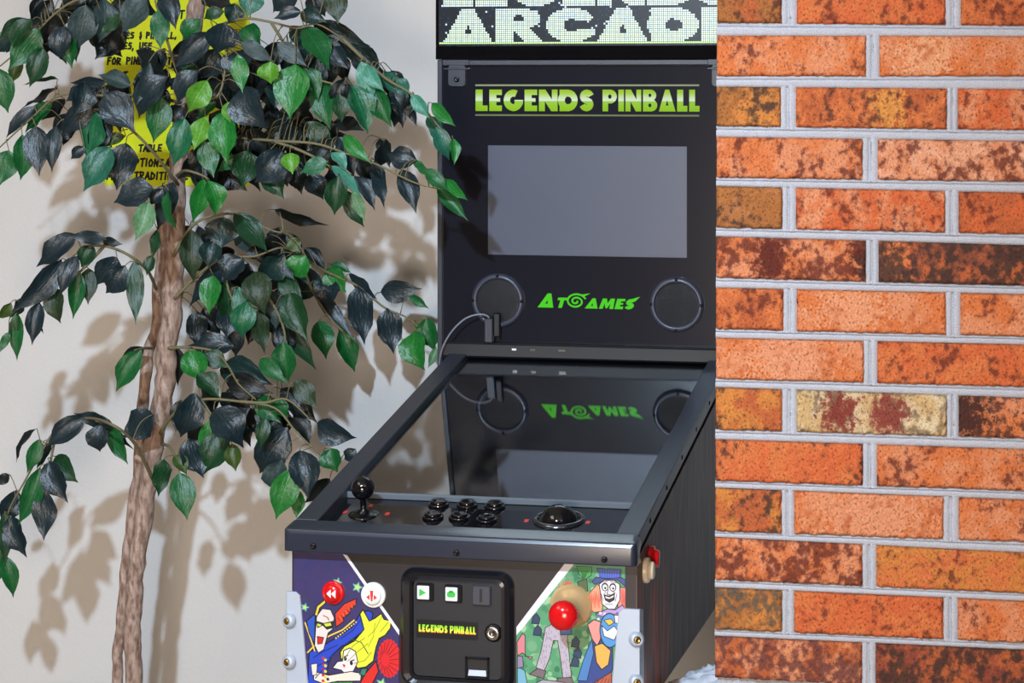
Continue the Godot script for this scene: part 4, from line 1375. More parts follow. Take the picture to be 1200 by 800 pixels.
func fig_tree() -> void:
	# leaf print: midrib and side veins a little paler than the blade
	var im := Image.create(96, 192, false, Image.FORMAT_RGB8)
	im.fill(Color(0.86, 0.86, 0.86))
	var n := noise(0.06, 5, 3)
	for y in 192:
		for x in 96:
			var q := 0.84 + 0.12 * n.get_noise_2d(x, y * 0.6)
			im.set_pixel(x, y, Color(q, q, q))
	for i in 9:
		for s in [-1, 1]: stroke(im, flatpts([48, 12 + i * 20, 48 + s * 46, 34 + i * 20]), 1.6, Color(0.93, 0.95, 0.9))
	stroke(im, flatpts([48, 0, 48, 192]), 3.2, Color(1.0, 1.0, 0.95))
	var veins := ImageTexture.create_from_image(im)
	var crumple := noise_tex(0.018, 57, true, 10.0, null, 256)
	var kinds := []
	for c in LEAF_COLORS:
		var m := mat(c[0], c[1])
		m.albedo_texture = veins
		m.normal_enabled = true
		m.normal_texture = crumple
		m.normal_scale = 0.42
		m.backlight_enabled = true
		m.backlight = Color(0.16, 0.18, 0.12)
		kinds.append(m)
	var meshes := []
	for v in 6: meshes.append(leaf_mesh(v))
	var o := thing("fig_tree", "tall artificial weeping fig with two slim trunks and glossy dark green leaves", "tree", TREE_BASE)
	var bark := mat(rgb8(222, 208, 200), 0.8)
	bark.albedo_texture = noise_tex(0.016, 51, false, 1.0, ramp([rgb8(128, 104, 92), rgb8(184, 164, 150), rgb8(214, 200, 190)], [0.2, 0.5, 0.8]))
	bark.normal_enabled = true
	bark.normal_texture = noise_tex(0.03, 52, true, 8.0)
	bark.normal_scale = 0.7
	bark.uv1_triplanar = true
	bark.uv1_scale = Vector3(10, 3, 10)
	for q in [[STEM_THICK, 14, 61], [STEM_THIN, 12, 62]]:
		var pts := []
		var radii := []
		for p in q[0]: pts.append(Vector3(p[0], p[1], p[2]))
		var path := spline(pts, 6)
		var wob := noise(9.0, q[2], 3)
		for i in path.size():
			var f := float(i) / 6.0
			var a: Array = q[0][mini(floori(f), q[0].size() - 1)]
			var b: Array = q[0][mini(floori(f) + 1, q[0].size() - 1)]
			var r := lerpf(a[3], b[3], f - floorf(f))
			path[i] += Vector3(wob.get_noise_1d(path[i].y), 0, wob.get_noise_1d(path[i].y + 40.0)) * 0.006
			radii.append(r * (0.97 + 0.22 * wob.get_noise_1d(path[i].y * 3.0 + 90.0)))
		var st := start(true)
		tube(st, path, radii, q[1])
		done(o, "trunk", st, bark)
	# branches with the leaf stalks that spring from them
	var twig := mat(rgb8(112, 104, 72), 0.7)
	for i in BRANCHES.size():
		var st := start(true)
		var pts := []
		for p in BRANCHES[i]: pts.append(Vector3(p[0], p[1], p[2]))
		var path := spline(pts, 5)
		var radii := []
		for k in path.size(): radii.append(lerpf(0.0036, 0.0013, float(k) / path.size()))
		tube(st, path, radii, 7)
		for k in PETIOLES.size():
			if PETIOLES[k][0] != i: continue
			var a := Vector3(PETIOLES[k][1], PETIOLES[k][2], PETIOLES[k][3])
			var b := Vector3(LEAVES[k][0], LEAVES[k][1], LEAVES[k][2])
			var mid := (a + b) / 2.0 + Vector3(0, 0.18 * (b - a).length(), 0.01)
			tube(st, spline([a, mid, b], 4), [0.0011, 0.0011, 0.001, 0.001, 0.001, 0.001, 0.001, 0.0009, 0.0009], 5)
		done(o, "branch", st, twig)
	# every leaf of its own
	var eye := Vector3(0, EYE, 0) - TREE_BASE
	var inner := start(true)
	for k in LEAVES.size():
		var q: Array = LEAVES[k]
		var a := Vector3(q[0], q[1], q[2])
		var b := Vector3(q[3], q[4], q[5])
		var z := b - a
		var zn := z.normalized()
		var out := Vector3(0.35, 0.15, 1.0)
		var y := (out - zn * out.dot(zn)).normalized().rotated(zn, q[7])
		var x := y.cross(zn)
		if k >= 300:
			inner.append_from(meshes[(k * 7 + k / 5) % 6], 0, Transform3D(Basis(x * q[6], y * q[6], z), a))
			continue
		var leaf := MeshInstance3D.new()
		leaf.name = "leaf"
		leaf.mesh = meshes[(k * 7 + k / 5) % 6]
		leaf.material_override = kinds[int(q[8])]
		leaf.transform = Transform3D(Basis(x * q[6], y * q[6], z), a)
		o.add_child(leaf, true)
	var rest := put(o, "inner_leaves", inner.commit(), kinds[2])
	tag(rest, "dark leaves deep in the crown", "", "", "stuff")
	# pot
	var st2 := start(true)
	lathe(st2, [Vector2(0.0, 0.0), Vector2(0.12, 0.0), Vector2(0.125, 0.01), Vector2(0.165, 0.25), Vector2(0.17, 0.27), Vector2(0.155, 0.27), Vector2(0.15, 0.23), Vector2(0.0, 0.23)])
	tag(done(o, "pot", st2, mat(rgb8(70, 60, 54), 0.6)), "dark round pot")

const LEAF_COLORS := [
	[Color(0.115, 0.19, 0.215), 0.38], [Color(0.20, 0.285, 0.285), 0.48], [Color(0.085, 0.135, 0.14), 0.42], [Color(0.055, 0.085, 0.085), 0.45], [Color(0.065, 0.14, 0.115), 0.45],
	[Color(0.10, 0.22, 0.21), 0.40], [Color(0.15, 0.43, 0.34), 0.42], [Color(0.30, 0.60, 0.50), 0.42], [Color(0.09, 0.40, 0.19), 0.42], [Color(0.08, 0.27, 0.14), 0.44],
	[Color(0.13, 0.50, 0.19), 0.38], [Color(0.11, 0.42, 0.27), 0.40], [Color(0.38, 0.64, 0.19), 0.42], [Color(0.25, 0.35, 0.12), 0.45], [Color(0.15, 0.24, 0.13), 0.48], [Color(0.40, 0.58, 0.40), 0.48],
]

# ---------- lead plugged into the ledge ----------
func usb_lead() -> void:
	var o := thing("usb_lead", "thin grey lead with a black plug standing on the ledge below the left speaker", "cable", MACHINE_AT + Vector3(-0.197, 1.0925, -1.033))
	var st := start()
	box(st, Vector3(-0.0125, 0.0, -0.006), Vector3(0.0055, 0.05, 0.008), 0.002)
	done(o, "plug", st, M.rail)
	st = start()
	box(st, Vector3(0.0055, 0.012, -0.006), Vector3(0.019, 0.06, 0.003), 0.002)
	done(o, "adapter", st, M.deep)
	st = start(true)
	var path := spline([Vector3(-0.004, 0.046, 0.002), Vector3(-0.006, 0.054, 0.004), Vector3(-0.022, 0.058, 0.01), Vector3(-0.05, 0.049, 0.016), Vector3(-0.078, 0.022, 0.02), Vector3(-0.097, -0.012, 0.02), Vector3(-0.106, -0.05, 0.012), Vector3(-0.108, -0.12, 0.0), Vector3(-0.105, -0.4, -0.02)], 6)
	var rad := []
	for p in path: rad.append(0.0019)
	tube(st, path, rad, 8)
	done(o, "cord", st, mat(rgb8(120, 122, 132), 0.4))

# ---------- white stool low by the brick wall ----------
func stool() -> void:
	var o := thing("boucle_stool", "white nubbly round stool just showing low beside the brick wall", "stool", Vector3(-0.478, 0, -3.95))
	var st := start(true)
	var n := noise(38.0, 91, 2)
	var prof := [[0.0, 0.0], [0.2, 0.0], [0.215, 0.03], [0.215, 0.5], [0.208, 0.55], [0.185, 0.605], [0.15, 0.628], [0.1, 0.642], [0.05, 0.648], [0.0, 0.65]]
	var fine := []
	for i in prof.size() - 1:
		var steps := 24 if i == 3 else 8
		for k in steps:
			fine.append(Vector2(lerpf(prof[i][0], prof[i + 1][0], float(k) / steps), lerpf(prof[i][1], prof[i + 1][1], float(k) / steps)))
	fine.append(Vector2(prof[-1][0], prof[-1][1]))
	var segs := 110
	var pt := func(i: int, k: int) -> Vector3:
		var a := TAU * (k % segs) / segs
		var p := Vector3(fine[i].x * cos(a), fine[i].y, -fine[i].x * sin(a))
		var d := n.get_noise_3dv(p) * 0.011
		return p + (p - Vector3(0, 0.4, 0)).normalized() * d * (1.0 if fine[i].y > 0.02 else 0.0)
	for i in fine.size() - 1:
		for k in segs:
			quad(st, pt.call(i, k), pt.call(i, k + 1), pt.call(i + 1, k + 1), pt.call(i + 1, k))
	done(o, "cushion", st, mat(rgb8(222, 224, 230), 0.95))

# ---------- measured tables (metres) ----------
const MACHINE_AT := Vector3(-0.9545, 0, -3.7)
const WALL_BASE := Vector3(-0.4708, 0, -3.2150)
const WALL_TURN := 0.06756
const BRICK_LOOKS := [
	[Color(0.536,0.330,0.169),Color(0.597,0.305,0.171),Color(0.244,0.138,0.112),0.44,[]],
	[Color(0.685,0.373,0.207),Color(0.672,0.326,0.181),Color(0.319,0.139,0.101),0.42,[]],
	[Color(0.597,0.305,0.171),Color(0.685,0.373,0.207),Color(0.319,0.139,0.101),0.48,[]],
	[Color(0.685,0.373,0.207),Color(0.706,0.447,0.310),Color(0.319,0.139,0.101),0.40,[]],
	[Color(0.685,0.373,0.207),Color(0.706,0.447,0.310),Color(0.597,0.305,0.171),0.34,[[0.30,0.18,Color(0.727,0.501,0.357)]]],
	[Color(0.536,0.330,0.169),Color(0.665,0.412,0.195),Color(0.184,0.137,0.124),0.52,[[0.30,0.12,Color(0.665,0.412,0.195)]]],
	[Color(0.597,0.305,0.171),Color(0.685,0.373,0.207),Color(0.244,0.138,0.112),0.46,[[0.58,0.13,Color(0.693,0.453,0.221)]]],
	[Color(0.672,0.326,0.181),Color(0.706,0.447,0.310),Color(0.319,0.139,0.101),0.40,[]],
	[Color(0.706,0.447,0.310),Color(0.685,0.373,0.207),Color(0.319,0.139,0.101),0.50,[]],
	[Color(0.706,0.447,0.310),Color(0.748,0.535,0.417),Color(0.319,0.139,0.101),0.52,[[0.50,0.12,Color(0.727,0.508,0.383)]]],
	[Color(0.536,0.330,0.169),Color(0.577,0.364,0.209),Color(0.184,0.137,0.124),0.40,[]],
	[Color(0.672,0.326,0.181),Color(0.706,0.447,0.310),Color(0.319,0.139,0.101),0.42,[]],
	[Color(0.597,0.305,0.171),Color(0.672,0.326,0.181),Color(0.319,0.139,0.101),0.46,[]],
	[Color(0.706,0.447,0.310),Color(0.685,0.373,0.207),Color(0.319,0.139,0.101),0.60,[[0.35,0.10,Color(0.319,0.139,0.101)],[0.95,0.12,Color(0.244,0.138,0.112)]]],
	[Color(0.434,0.235,0.170),Color(0.597,0.305,0.171),Color(0.184,0.137,0.124),0.66,[[0.10,0.12,Color(0.685,0.373,0.207)]]],
	[Color(0.597,0.305,0.171),Color(0.685,0.373,0.207),Color(0.319,0.139,0.101),0.44,[]],
	[Color(0.685,0.373,0.207),Color(0.706,0.447,0.310),Color(0.597,0.305,0.171),0.36,[[0.35,0.22,Color(0.720,0.474,0.337)]]],
	[Color(0.685,0.373,0.207),Color(0.706,0.447,0.310),Color(0.319,0.139,0.101),0.38,[]],
	[Color(0.706,0.447,0.310),Color(0.685,0.373,0.207),Color(0.597,0.305,0.171),0.40,[[0.45,0.30,Color(0.713,0.467,0.337)]]],
	[Color(0.685,0.373,0.207),Color(0.672,0.326,0.181),Color(0.319,0.139,0.101),0.44,[]],
	[Color(0.597,0.305,0.171),Color(0.665,0.412,0.195),Color(0.184,0.137,0.124),0.42,[]],
	[Color(0.660,0.540,0.369),Color(0.716,0.642,0.510),Color(0.401,0.321,0.236),0.46,[[0.27,0.13,Color(0.427,0.189,0.150)],[0.58,0.13,Color(0.448,0.209,0.170)]]],
	[Color(0.685,0.373,0.207),Color(0.706,0.447,0.310),Color(0.244,0.138,0.112),0.52,[[0.05,0.14,Color(0.244,0.138,0.112)]]],
	[Color(0.672,0.326,0.181),Color(0.685,0.373,0.207),Color(0.244,0.138,0.112),0.40,[[0.95,0.05,Color(0.244,0.138,0.112)]]],
	[Color(0.685,0.373,0.207),Color(0.706,0.447,0.310),Color(0.319,0.139,0.101),0.44,[]],
	[Color(0.597,0.305,0.171),Color(0.665,0.412,0.195),Color(0.184,0.137,0.124),0.42,[]],
	[Color(0.706,0.447,0.310),Color(0.685,0.373,0.207),Color(0.597,0.305,0.171),0.40,[[0.50,0.40,Color(0.713,0.467,0.337)]]],
	[Color(0.706,0.447,0.310),Color(0.685,0.373,0.207),Color(0.319,0.139,0.101),0.42,[]],
	[Color(0.706,0.447,0.310),Color(0.685,0.373,0.207),Color(0.319,0.139,0.101),0.60,[]],
	[Color(0.685,0.373,0.207),Color(0.665,0.412,0.195),Color(0.319,0.139,0.101),0.38,[]],
	[Color(0.536,0.330,0.169),Color(0.665,0.412,0.195),Color(0.286,0.253,0.220),0.54,[[0.90,0.12,Color(0.320,0.294,0.261)]]],
	[Color(0.672,0.326,0.181),Color(0.685,0.373,0.207),Color(0.319,0.139,0.101),0.38,[]],
	[Color(0.706,0.447,0.310),Color(0.685,0.373,0.207),Color(0.319,0.139,0.101),0.42,[[0.70,0.25,Color(0.713,0.467,0.324)]]],
	[Color(0.706,0.447,0.310),Color(0.597,0.305,0.171),Color(0.319,0.173,0.160),0.60,[]],
	[Color(0.468,0.229,0.165),Color(0.597,0.305,0.171),Color(0.184,0.137,0.124),0.62,[]],
]
const BRICKS := [
	[[0.003,1.7021,0.0909,1.7009,0.0909,1.7586,0.003,1.7587],[0.1103,1.7006,0.3089,1.6979,0.3089,1.7583,0.1103,1.7586],[0.328,1.6976,0.5398,1.6947,0.5398,1.758,0.328,1.7583]],
	[[0.0027,1.6298,0.2036,1.6296,0.2036,1.6847,0.0027,1.6859],[0.2206,1.6295,0.4331,1.6293,0.4331,1.6833,0.2206,1.6846]],
	[[0.0025,1.5622,0.0897,1.5612,0.0897,1.6158,0.0025,1.6165],[0.1092,1.561,0.3106,1.5588,0.3106,1.614,0.1092,1.6157],[0.3241,1.5587,0.5398,1.5563,0.5398,1.6122,0.3241,1.6139]],
	[[0.0023,1.4923,0.1991,1.4908,0.1991,1.5463,0.0023,1.5483],[0.2183,1.4906,0.4309,1.489,0.4309,1.5439,0.2183,1.5461]],
	[[0.0021,1.4246,0.092,1.4235,0.092,1.48,0.0021,1.4813],[0.1092,1.4233,0.3084,1.4208,0.3084,1.477,0.1092,1.4798],[0.3252,1.4206,0.5398,1.4179,0.5398,1.4738,0.3252,1.4768]],
	[[0.0019,1.3564,0.2036,1.3538,0.2036,1.4096,0.0019,1.4131],[0.2195,1.3535,0.432,1.3507,0.432,1.4056,0.2195,1.4093]],
	[[0.0017,1.2871,0.0932,1.2863,0.0932,1.3429,0.0017,1.3437],[0.1103,1.2861,0.3095,1.2845,0.3095,1.3411,0.1103,1.3428],[0.3274,1.2843,0.5398,1.2825,0.5398,1.3392,0.3274,1.3409]],
	[[0.0015,1.2194,0.2008,1.2181,0.2008,1.2745,0.0015,1.2755],[0.2178,1.218,0.4303,1.2167,0.4303,1.2733,0.2178,1.2744]],
	[[0.0012,1.1506,0.0915,1.1501,0.0915,1.2073,0.0012,1.2084],[0.1103,1.15,0.3106,1.1488,0.3106,1.2045,0.1103,1.207],[0.3252,1.1488,0.5398,1.1475,0.5398,1.2015,0.3252,1.2043]],
	[[0.001,1.0813,0.1997,1.08,0.1997,1.1363,0.001,1.1379],[0.2172,1.0799,0.4297,1.0785,0.4297,1.1345,0.2172,1.1362]],
	[[0.0008,1.013,0.0909,1.0125,0.0909,1.071,0.0008,1.072],[0.1069,1.0124,0.3061,1.0113,0.3061,1.0685,0.1069,1.0708],[0.3252,1.0112,0.5398,1.0099,0.5398,1.0658,0.3252,1.0683]],
	[[0.0006,0.9472,0.1991,0.945,0.1991,1.0012,0.0006,1.005],[0.2166,0.9448,0.4292,0.9425,0.4292,0.9967,0.2166,1.0008]],
	[[0.0004,0.8801,0.0915,0.8794,0.0915,0.9358,0.0004,0.9368],[0.1069,0.8793,0.3061,0.8778,0.3061,0.9336,0.1069,0.9357],[0.3241,0.8777,0.5398,0.876,0.5398,0.9312,0.3241,0.9334]],
	[[0.0002,0.8142,0.1985,0.8123,0.1985,0.8694,0.0002,0.8709],[0.2155,0.8121,0.4281,0.81,0.4281,0.8678,0.2155,0.8693]],
]
# leaf: stalk end, tip (from the foot of the tree), width, roll, colour
const LEAVES := [
	[-0.174,1.753,0.136,-0.224,1.709,0.146,0.036,-0.385,9],
	[-0.194,1.726,0.117,-0.243,1.68,0.12,0.045,0.369,5],
	[-0.134,1.73,0.146,-0.195,1.646,0.164,0.058,-0.387,8],
	[-0.143,1.75,0.157,-0.189,1.685,0.159,0.04,0.403,9],
	[-0.192,1.671,0.108,-0.214,1.619,0.106,0.029,0.069,13],
	[-0.233,1.652,0.129,-0.219,1.559,0.11,0.054,0.051,8],
	[-0.123,1.692,0.153,-0.152,1.612,0.156,0.045,0.064,9],
	[-0.167,1.693,0.049,-0.172,1.625,0.061,0.028,-0.709,2],
	[-0.087,1.737,0.131,-0.096,1.668,0.13,0.046,0.058,0],
	[-0.087,1.727,0.109,-0.08,1.649,0.109,0.043,0.25,8],
	[-0.044,1.779,0.123,-0.068,1.688,0.107,0.063,-0.18,1],
	[-0.02,1.794,0.094,-0.032,1.702,0.086,0.054,-0.376,1],
	[0.037,1.759,0.138,-0.008,1.717,0.138,0.029,0.207,9],
	[-0.016,1.735,0.031,-0.035,1.676,0.041,0.031,-0.302,2],
	[-0.074,1.72,0.034,-0.036,1.688,0.036,0.022,0.238,2],
	[-0.109,1.629,0.113,-0.195,1.616,0.101,0.03,1.143,9],
	[-0.141,1.794,0.069,-0.195,1.74,0.069,0.041,-0.388,2],
	[-0.109,1.772,0.074,-0.158,1.719,0.068,0.041,-0.395,3],
	[-0.168,1.763,0.051,-0.217,1.711,0.038,0.03,-0.194,2],
	[-0.173,1.798,0.05,-0.194,1.751,0.06,0.03,-0.13,3],
	[0.019,1.792,0.06,-0.021,1.757,0.067,0.035,-0.334,2],
	[-0.086,1.807,0.067,-0.133,1.754,0.056,0.039,-0.3,3],
	[-0.126,1.615,0.073,-0.202,1.569,0.087,0.03,0.891,2],
	[-0.166,1.574,0.087,-0.231,1.508,0.096,0.03,0.218,0],
	[-0.137,1.581,0.076,-0.201,1.518,0.07,0.041,0.412,8],
	[-0.14,1.535,0.151,-0.126,1.433,0.165,0.056,0.143,0],
	[-0.164,1.518,0.164,-0.174,1.424,0.151,0.046,-0.214,8],
	[-0.192,1.486,0.165,-0.212,1.413,0.167,0.054,0.099,8],
	[-0.102,1.535,0.136,-0.105,1.44,0.151,0.037,-0.039,0],
	[-0.121,1.53,0.033,-0.135,1.491,0.03,0.021,-0.092,2],
	[-0.03,1.589,0.13,-0.097,1.512,0.13,0.049,-0.394,0],
	[-0.032,1.623,0.159,-0.053,1.555,0.168,0.052,-0.351,0],
	[-0.021,1.563,0.125,-0.043,1.463,0.122,0.058,0.404,11],
	[-0.011,1.558,0.086,-0.049,1.466,0.098,0.048,-0.316,2],
	[-0.039,1.494,0.142,-0.067,1.468,0.145,0.025,-0.023,0],
	[0.009,1.6,0.155,0.076,1.524,0.155,0.07,-0.018,0],
	[0.015,1.494,0.137,-0.037,1.403,0.153,0.063,0.216,6],
	[0.042,1.501,0.122,0.018,1.403,0.114,0.064,-0.265,0],
	[0.024,1.514,0.079,-0.028,1.49,0.083,0.026,0.232,13],
	[0.06,1.616,0.138,-0.013,1.638,0.134,0.037,0.177,1],
	[0.007,1.624,0.141,-0.069,1.622,0.146,0.03,-0.607,0],
	[-0.031,1.618,0.133,-0.081,1.584,0.14,0.033,0.123,0],
	[-0.124,1.587,0.043,-0.18,1.544,0.036,0.031,0.275,3],
	[-0.077,1.58,0.046,-0.099,1.526,0.052,0.03,-0.13,3],
	[0.006,1.584,0.088,-0.026,1.542,0.093,0.035,-0.276,3],
	[0.108,1.789,0.171,0.056,1.721,0.176,0.066,0.41,1],
	[0.146,1.796,0.192,0.179,1.725,0.201,0.044,-0.027,0],
	[0.146,1.766,0.204,0.142,1.686,0.188,0.04,-0.018,11],
	[0.217,1.747,0.166,0.184,1.7,0.159,0.042,0.301,8],
	[0.258,1.72,0.214,0.183,1.65,0.219,0.048,-0.02,0],
	[0.282,1.739,0.209,0.263,1.677,0.201,0.073,-0.372,0],
	[0.239,1.69,0.14,0.205,1.63,0.134,0.057,-0.089,0],
	[0.197,1.799,0.107,0.269,1.771,0.116,0.049,-0.425,3],
	[0.269,1.762,0.172,0.226,1.747,0.172,0.028,0.1,9],
	[0.291,1.778,0.171,0.277,1.739,0.172,0.042,-0.31,5],
	[0.333,1.803,0.176,0.321,1.749,0.187,0.052,0.024,6],
	[0.295,1.73,0.141,0.337,1.688,0.143,0.051,0.294,8],
	[0.315,1.702,0.206,0.388,1.661,0.214,0.032,0.001,1],
	[0.301,1.687,0.156,0.301,1.623,0.161,0.063,0.301,0],
	[0.38,1.663,0.217,0.379,1.619,0.21,0.046,0.294,12],
	[0.421,1.658,0.187,0.415,1.55,0.203,0.076,0.336,10],
	[0.419,1.653,0.155,0.456,1.583,0.151,0.042,-0.295,8],
	[0.313,1.677,0.216,0.322,1.601,0.214,0.036,0.164,10],
	[0.427,1.791,0.177,0.372,1.758,0.178,0.059,0.345,0],
	[0.444,1.759,0.22,0.389,1.745,0.227,0.029,0.245,0],
	[0.431,1.801,0.116,0.457,1.752,0.11,0.053,-0.051,3],
	[0.426,1.758,0.17,0.48,1.739,0.17,0.037,0.173,5],
	[0.499,1.805,0.184,0.506,1.735,0.183,0.048,0.007,14],
	[0.317,1.614,0.203,0.369,1.531,0.202,0.077,0.381,0],
	[0.357,1.622,0.145,0.367,1.57,0.151,0.043,-0.327,5],
	[0.287,1.584,0.202,0.304,1.536,0.211,0.036,-0.064,12],
	[0.276,1.565,0.195,0.289,1.461,0.212,0.061,0.396,10],
	[0.239,1.556,0.198,0.218,1.489,0.206,0.044,0.421,12],
	[0.254,1.626,0.228,0.216,1.563,0.231,0.05,-0.303,12],
	[0.249,1.583,0.165,0.212,1.546,0.171,0.031,0.445,8],
	[0.146,1.594,0.189,0.128,1.502,0.192,0.053,-0.163,8],
	[0.19,1.552,0.181,0.165,1.456,0.179,0.053,0.183,11],
	[0.234,1.509,0.19,0.254,1.435,0.19,0.044,0.011,8],
	[0.171,1.634,0.219,0.101,1.55,0.199,0.062,0.425,0],
	[0.129,1.664,0.216,0.105,1.575,0.225,0.03,-0.514,1],
	[0.131,1.691,0.139,0.104,1.627,0.132,0.034,0.315,2],
	[0.169,1.635,0.164,0.151,1.608,0.158,0.034,-0.316,0],
	[0.197,1.656,0.142,0.163,1.614,0.141,0.033,-0.369,8],
	[0.234,1.646,0.22,0.188,1.58,0.214,0.047,0.356,0],
	[0.171,1.577,0.149,0.14,1.544,0.157,0.039,-0.375,2],
	[0.23,1.433,0.183,0.201,1.344,0.17,0.042,-0.44,10],
	[0.244,1.431,0.201,0.255,1.36,0.188,0.046,-0.411,10],
	[0.158,1.425,0.161,0.116,1.325,0.142,0.044,-0.214,0],
	[0.167,1.411,0.209,0.181,1.329,0.193,0.03,0.924,8],
	[0.142,1.412,0.177,0.116,1.379,0.182,0.028,0,0],
	[0.136,1.413,0.209,0.053,1.385,0.214,0.067,0.445,0],
	[0.131,1.389,0.222,0.108,1.312,0.238,0.044,0.013,15],
	[0.141,1.334,0.203,0.13,1.273,0.204,0.025,0.485,9],
	[0.425,1.737,0.087,0.538,1.694,0.067,0.054,0.169,4],
	[0.483,1.704,0.099,0.564,1.637,0.085,0.037,-0.086,4],
	[0.431,1.731,0.164,0.489,1.645,0.182,0.06,-0.437,8],
	[0.392,1.734,0.139,0.431,1.663,0.126,0.046,-0.303,5],
	[0.383,1.699,0.187,0.441,1.654,0.177,0.036,0.089,1],
	[0.476,1.693,0.133,0.482,1.635,0.144,0.032,-0.308,0],
	[0.489,1.692,0.155,0.521,1.648,0.16,0.04,0.425,0],
	[0.407,1.537,0.105,0.343,1.492,0.091,0.059,-0.254,2],
	[0.392,1.49,0.179,0.336,1.426,0.184,0.068,-0.023,0],
	[0.31,1.489,0.15,0.303,1.414,0.159,0.061,-0.368,9],
	[0.287,1.476,0.121,0.239,1.445,0.13,0.027,-0.095,8],
	[0.408,1.485,0.181,0.416,1.443,0.189,0.038,0.142,12],
	[0.489,1.469,0.194,0.434,1.447,0.197,0.036,0.199,11],
	[0.485,1.485,0.164,0.517,1.448,0.162,0.028,-0.411,7],
	[0.424,1.545,0.12,0.476,1.485,0.107,0.041,0.21,9],
	[0.458,1.628,0.122,0.477,1.528,0.137,0.053,0.294,8],
	[0.536,1.618,0.195,0.568,1.521,0.187,0.057,-0.373,11],
	[0.512,1.599,0.191,0.515,1.544,0.188,0.036,-0.111,9],
	[0.474,1.511,0.117,0.427,1.463,0.131,0.04,-0.01,4],
	[0.555,1.663,0.19,0.577,1.579,0.181,0.038,0.143,7],
	[0.564,1.655,0.187,0.604,1.604,0.193,0.031,0.312,7],
	[0.567,1.621,0.174,0.609,1.534,0.163,0.045,0.216,8],
	[0.605,1.614,0.107,0.597,1.534,0.107,0.067,-0.381,0],
	[0.571,1.639,0.113,0.617,1.594,0.119,0.034,0.105,6],
	[0.614,1.632,0.137,0.637,1.595,0.145,0.03,-0.151,6],
	[0.578,1.63,0.078,0.608,1.635,0.077,0.018,-0.439,2],
	[0.514,1.69,0.104,0.57,1.634,0.098,0.053,0.158,4],
	[0.623,1.585,0.089,0.639,1.535,0.09,0.021,0.533,2],
	[0.66,1.599,0.2,0.695,1.552,0.198,0.028,0.43,7],
	[0.668,1.56,0.111,0.709,1.494,0.126,0.034,-0.381,6],
	[0.694,1.537,0.149,0.717,1.471,0.135,0.036,-0.102,6],
	[0.74,1.516,0.197,0.745,1.464,0.206,0.023,-0.322,10],
	[0.698,1.583,0.198,0.749,1.538,0.208,0.028,0.549,10],
	[0.646,1.471,0.115,0.583,1.483,0.11,0.046,-0.002,0],
	[0.64,1.471,0.116,0.675,1.437,0.118,0.02,-0.426,8],
	[0.685,1.455,0.195,0.734,1.412,0.195,0.03,-0.085,8],
	[0.691,1.421,0.13,0.754,1.354,0.133,0.03,0.095,8],
	[0.725,1.437,0.192,0.772,1.397,0.204,0.025,0.673,10],
	[0.617,1.452,0.119,0.65,1.366,0.134,0.043,0.192,0],
	[0.56,1.47,0.114,0.582,1.376,0.122,0.035,-0.392,0],
	[0.522,1.52,0.193,0.582,1.466,0.207,0.03,0.139,10],
	[0.487,1.516,0.127,0.518,1.436,0.114,0.049,-0.358,0],
	[0.487,1.46,0.164,0.547,1.393,0.148,0.03,-0.525,7],
	[0.516,1.438,0.108,0.559,1.37,0.11,0.036,-0.279,0],
	[0.529,1.41,0.161,0.551,1.351,0.149,0.027,0.281,15],
	[0.51,1.411,0.138,0.542,1.338,0.124,0.035,0.198,9],
	[0.509,1.442,0.191,0.499,1.364,0.183,0.046,0.103,9],
	[0.408,1.438,0.068,0.44,1.388,0.068,0.049,-0.296,2],
	[0.349,1.448,0.158,0.39,1.393,0.164,0.047,0.215,9],
	[0.365,1.463,0.107,0.38,1.415,0.112,0.039,-0.179,0],
	[0.289,1.448,0.096,0.313,1.411,0.102,0.037,-0.382,3],
	[0.217,1.465,0.071,0.281,1.404,0.069,0.071,0.366,3],
	[0.216,1.448,0.093,0.245,1.388,0.103,0.048,-0.23,3],
	[0.3,1.362,-0.043,0.421,1.331,-0.034,0.03,0.795,2],
	[0.22,1.35,0.042,0.213,1.284,0.04,0.072,0.225,5],
	[0.147,1.322,0.028,0.152,1.215,0.032,0.052,-0.111,14],
	[0.196,1.3,0.035,0.187,1.247,0.045,0.048,0.067,5],
	[0.239,1.357,0.033,0.309,1.277,0.024,0.053,-0.367,9],
	[0.226,1.311,-0.016,0.28,1.266,-0.012,0.048,-0.061,1],
	[0.286,1.309,-0.059,0.307,1.266,-0.068,0.062,-0.421,3],
	[0.247,1.27,0.001,0.119,1.157,-0.025,0.046,0.421,0],
	[0.255,1.265,0.021,0.214,1.216,0.033,0.064,0.425,0],
	[0.192,1.231,0.025,0.187,1.151,0.037,0.05,0.397,10],
	[0.205,1.22,0,0.203,1.124,-0.006,0.061,-0.373,9],
	[0.245,1.208,0.02,0.25,1.125,0.033,0.031,0.131,11],
	[0.287,1.241,0.038,0.312,1.155,0.052,0.064,0.025,14],
	[0.344,1.278,0.026,0.281,1.222,0.017,0.058,-0.387,5],
	[0.315,1.244,-0.045,0.29,1.193,-0.042,0.054,0.261,3],
	[0.396,1.276,0.047,0.371,1.231,0.037,0.056,0.413,10],
	[0.349,1.307,0.007,0.369,1.276,0.001,0.031,0.024,13],
	[0.341,1.259,0.016,0.366,1.222,0.024,0.023,0.184,1],
	[0.358,1.2,0.037,0.405,1.104,0.059,0.059,0.346,9],
	[0.329,1.228,0.007,0.382,1.18,0.019,0.042,0.151,9],
	[0.301,1.197,-0.018,0.314,1.12,-0.009,0.068,0.176,1],
	[0.216,1.17,0,0.213,1.099,0.004,0.054,-0.272,0],
	[0.277,1.182,0.057,0.265,1.107,0.057,0.052,-0.004,11],
	[0.252,1.141,-0.056,0.24,1.081,-0.048,0.037,-0.251,3],
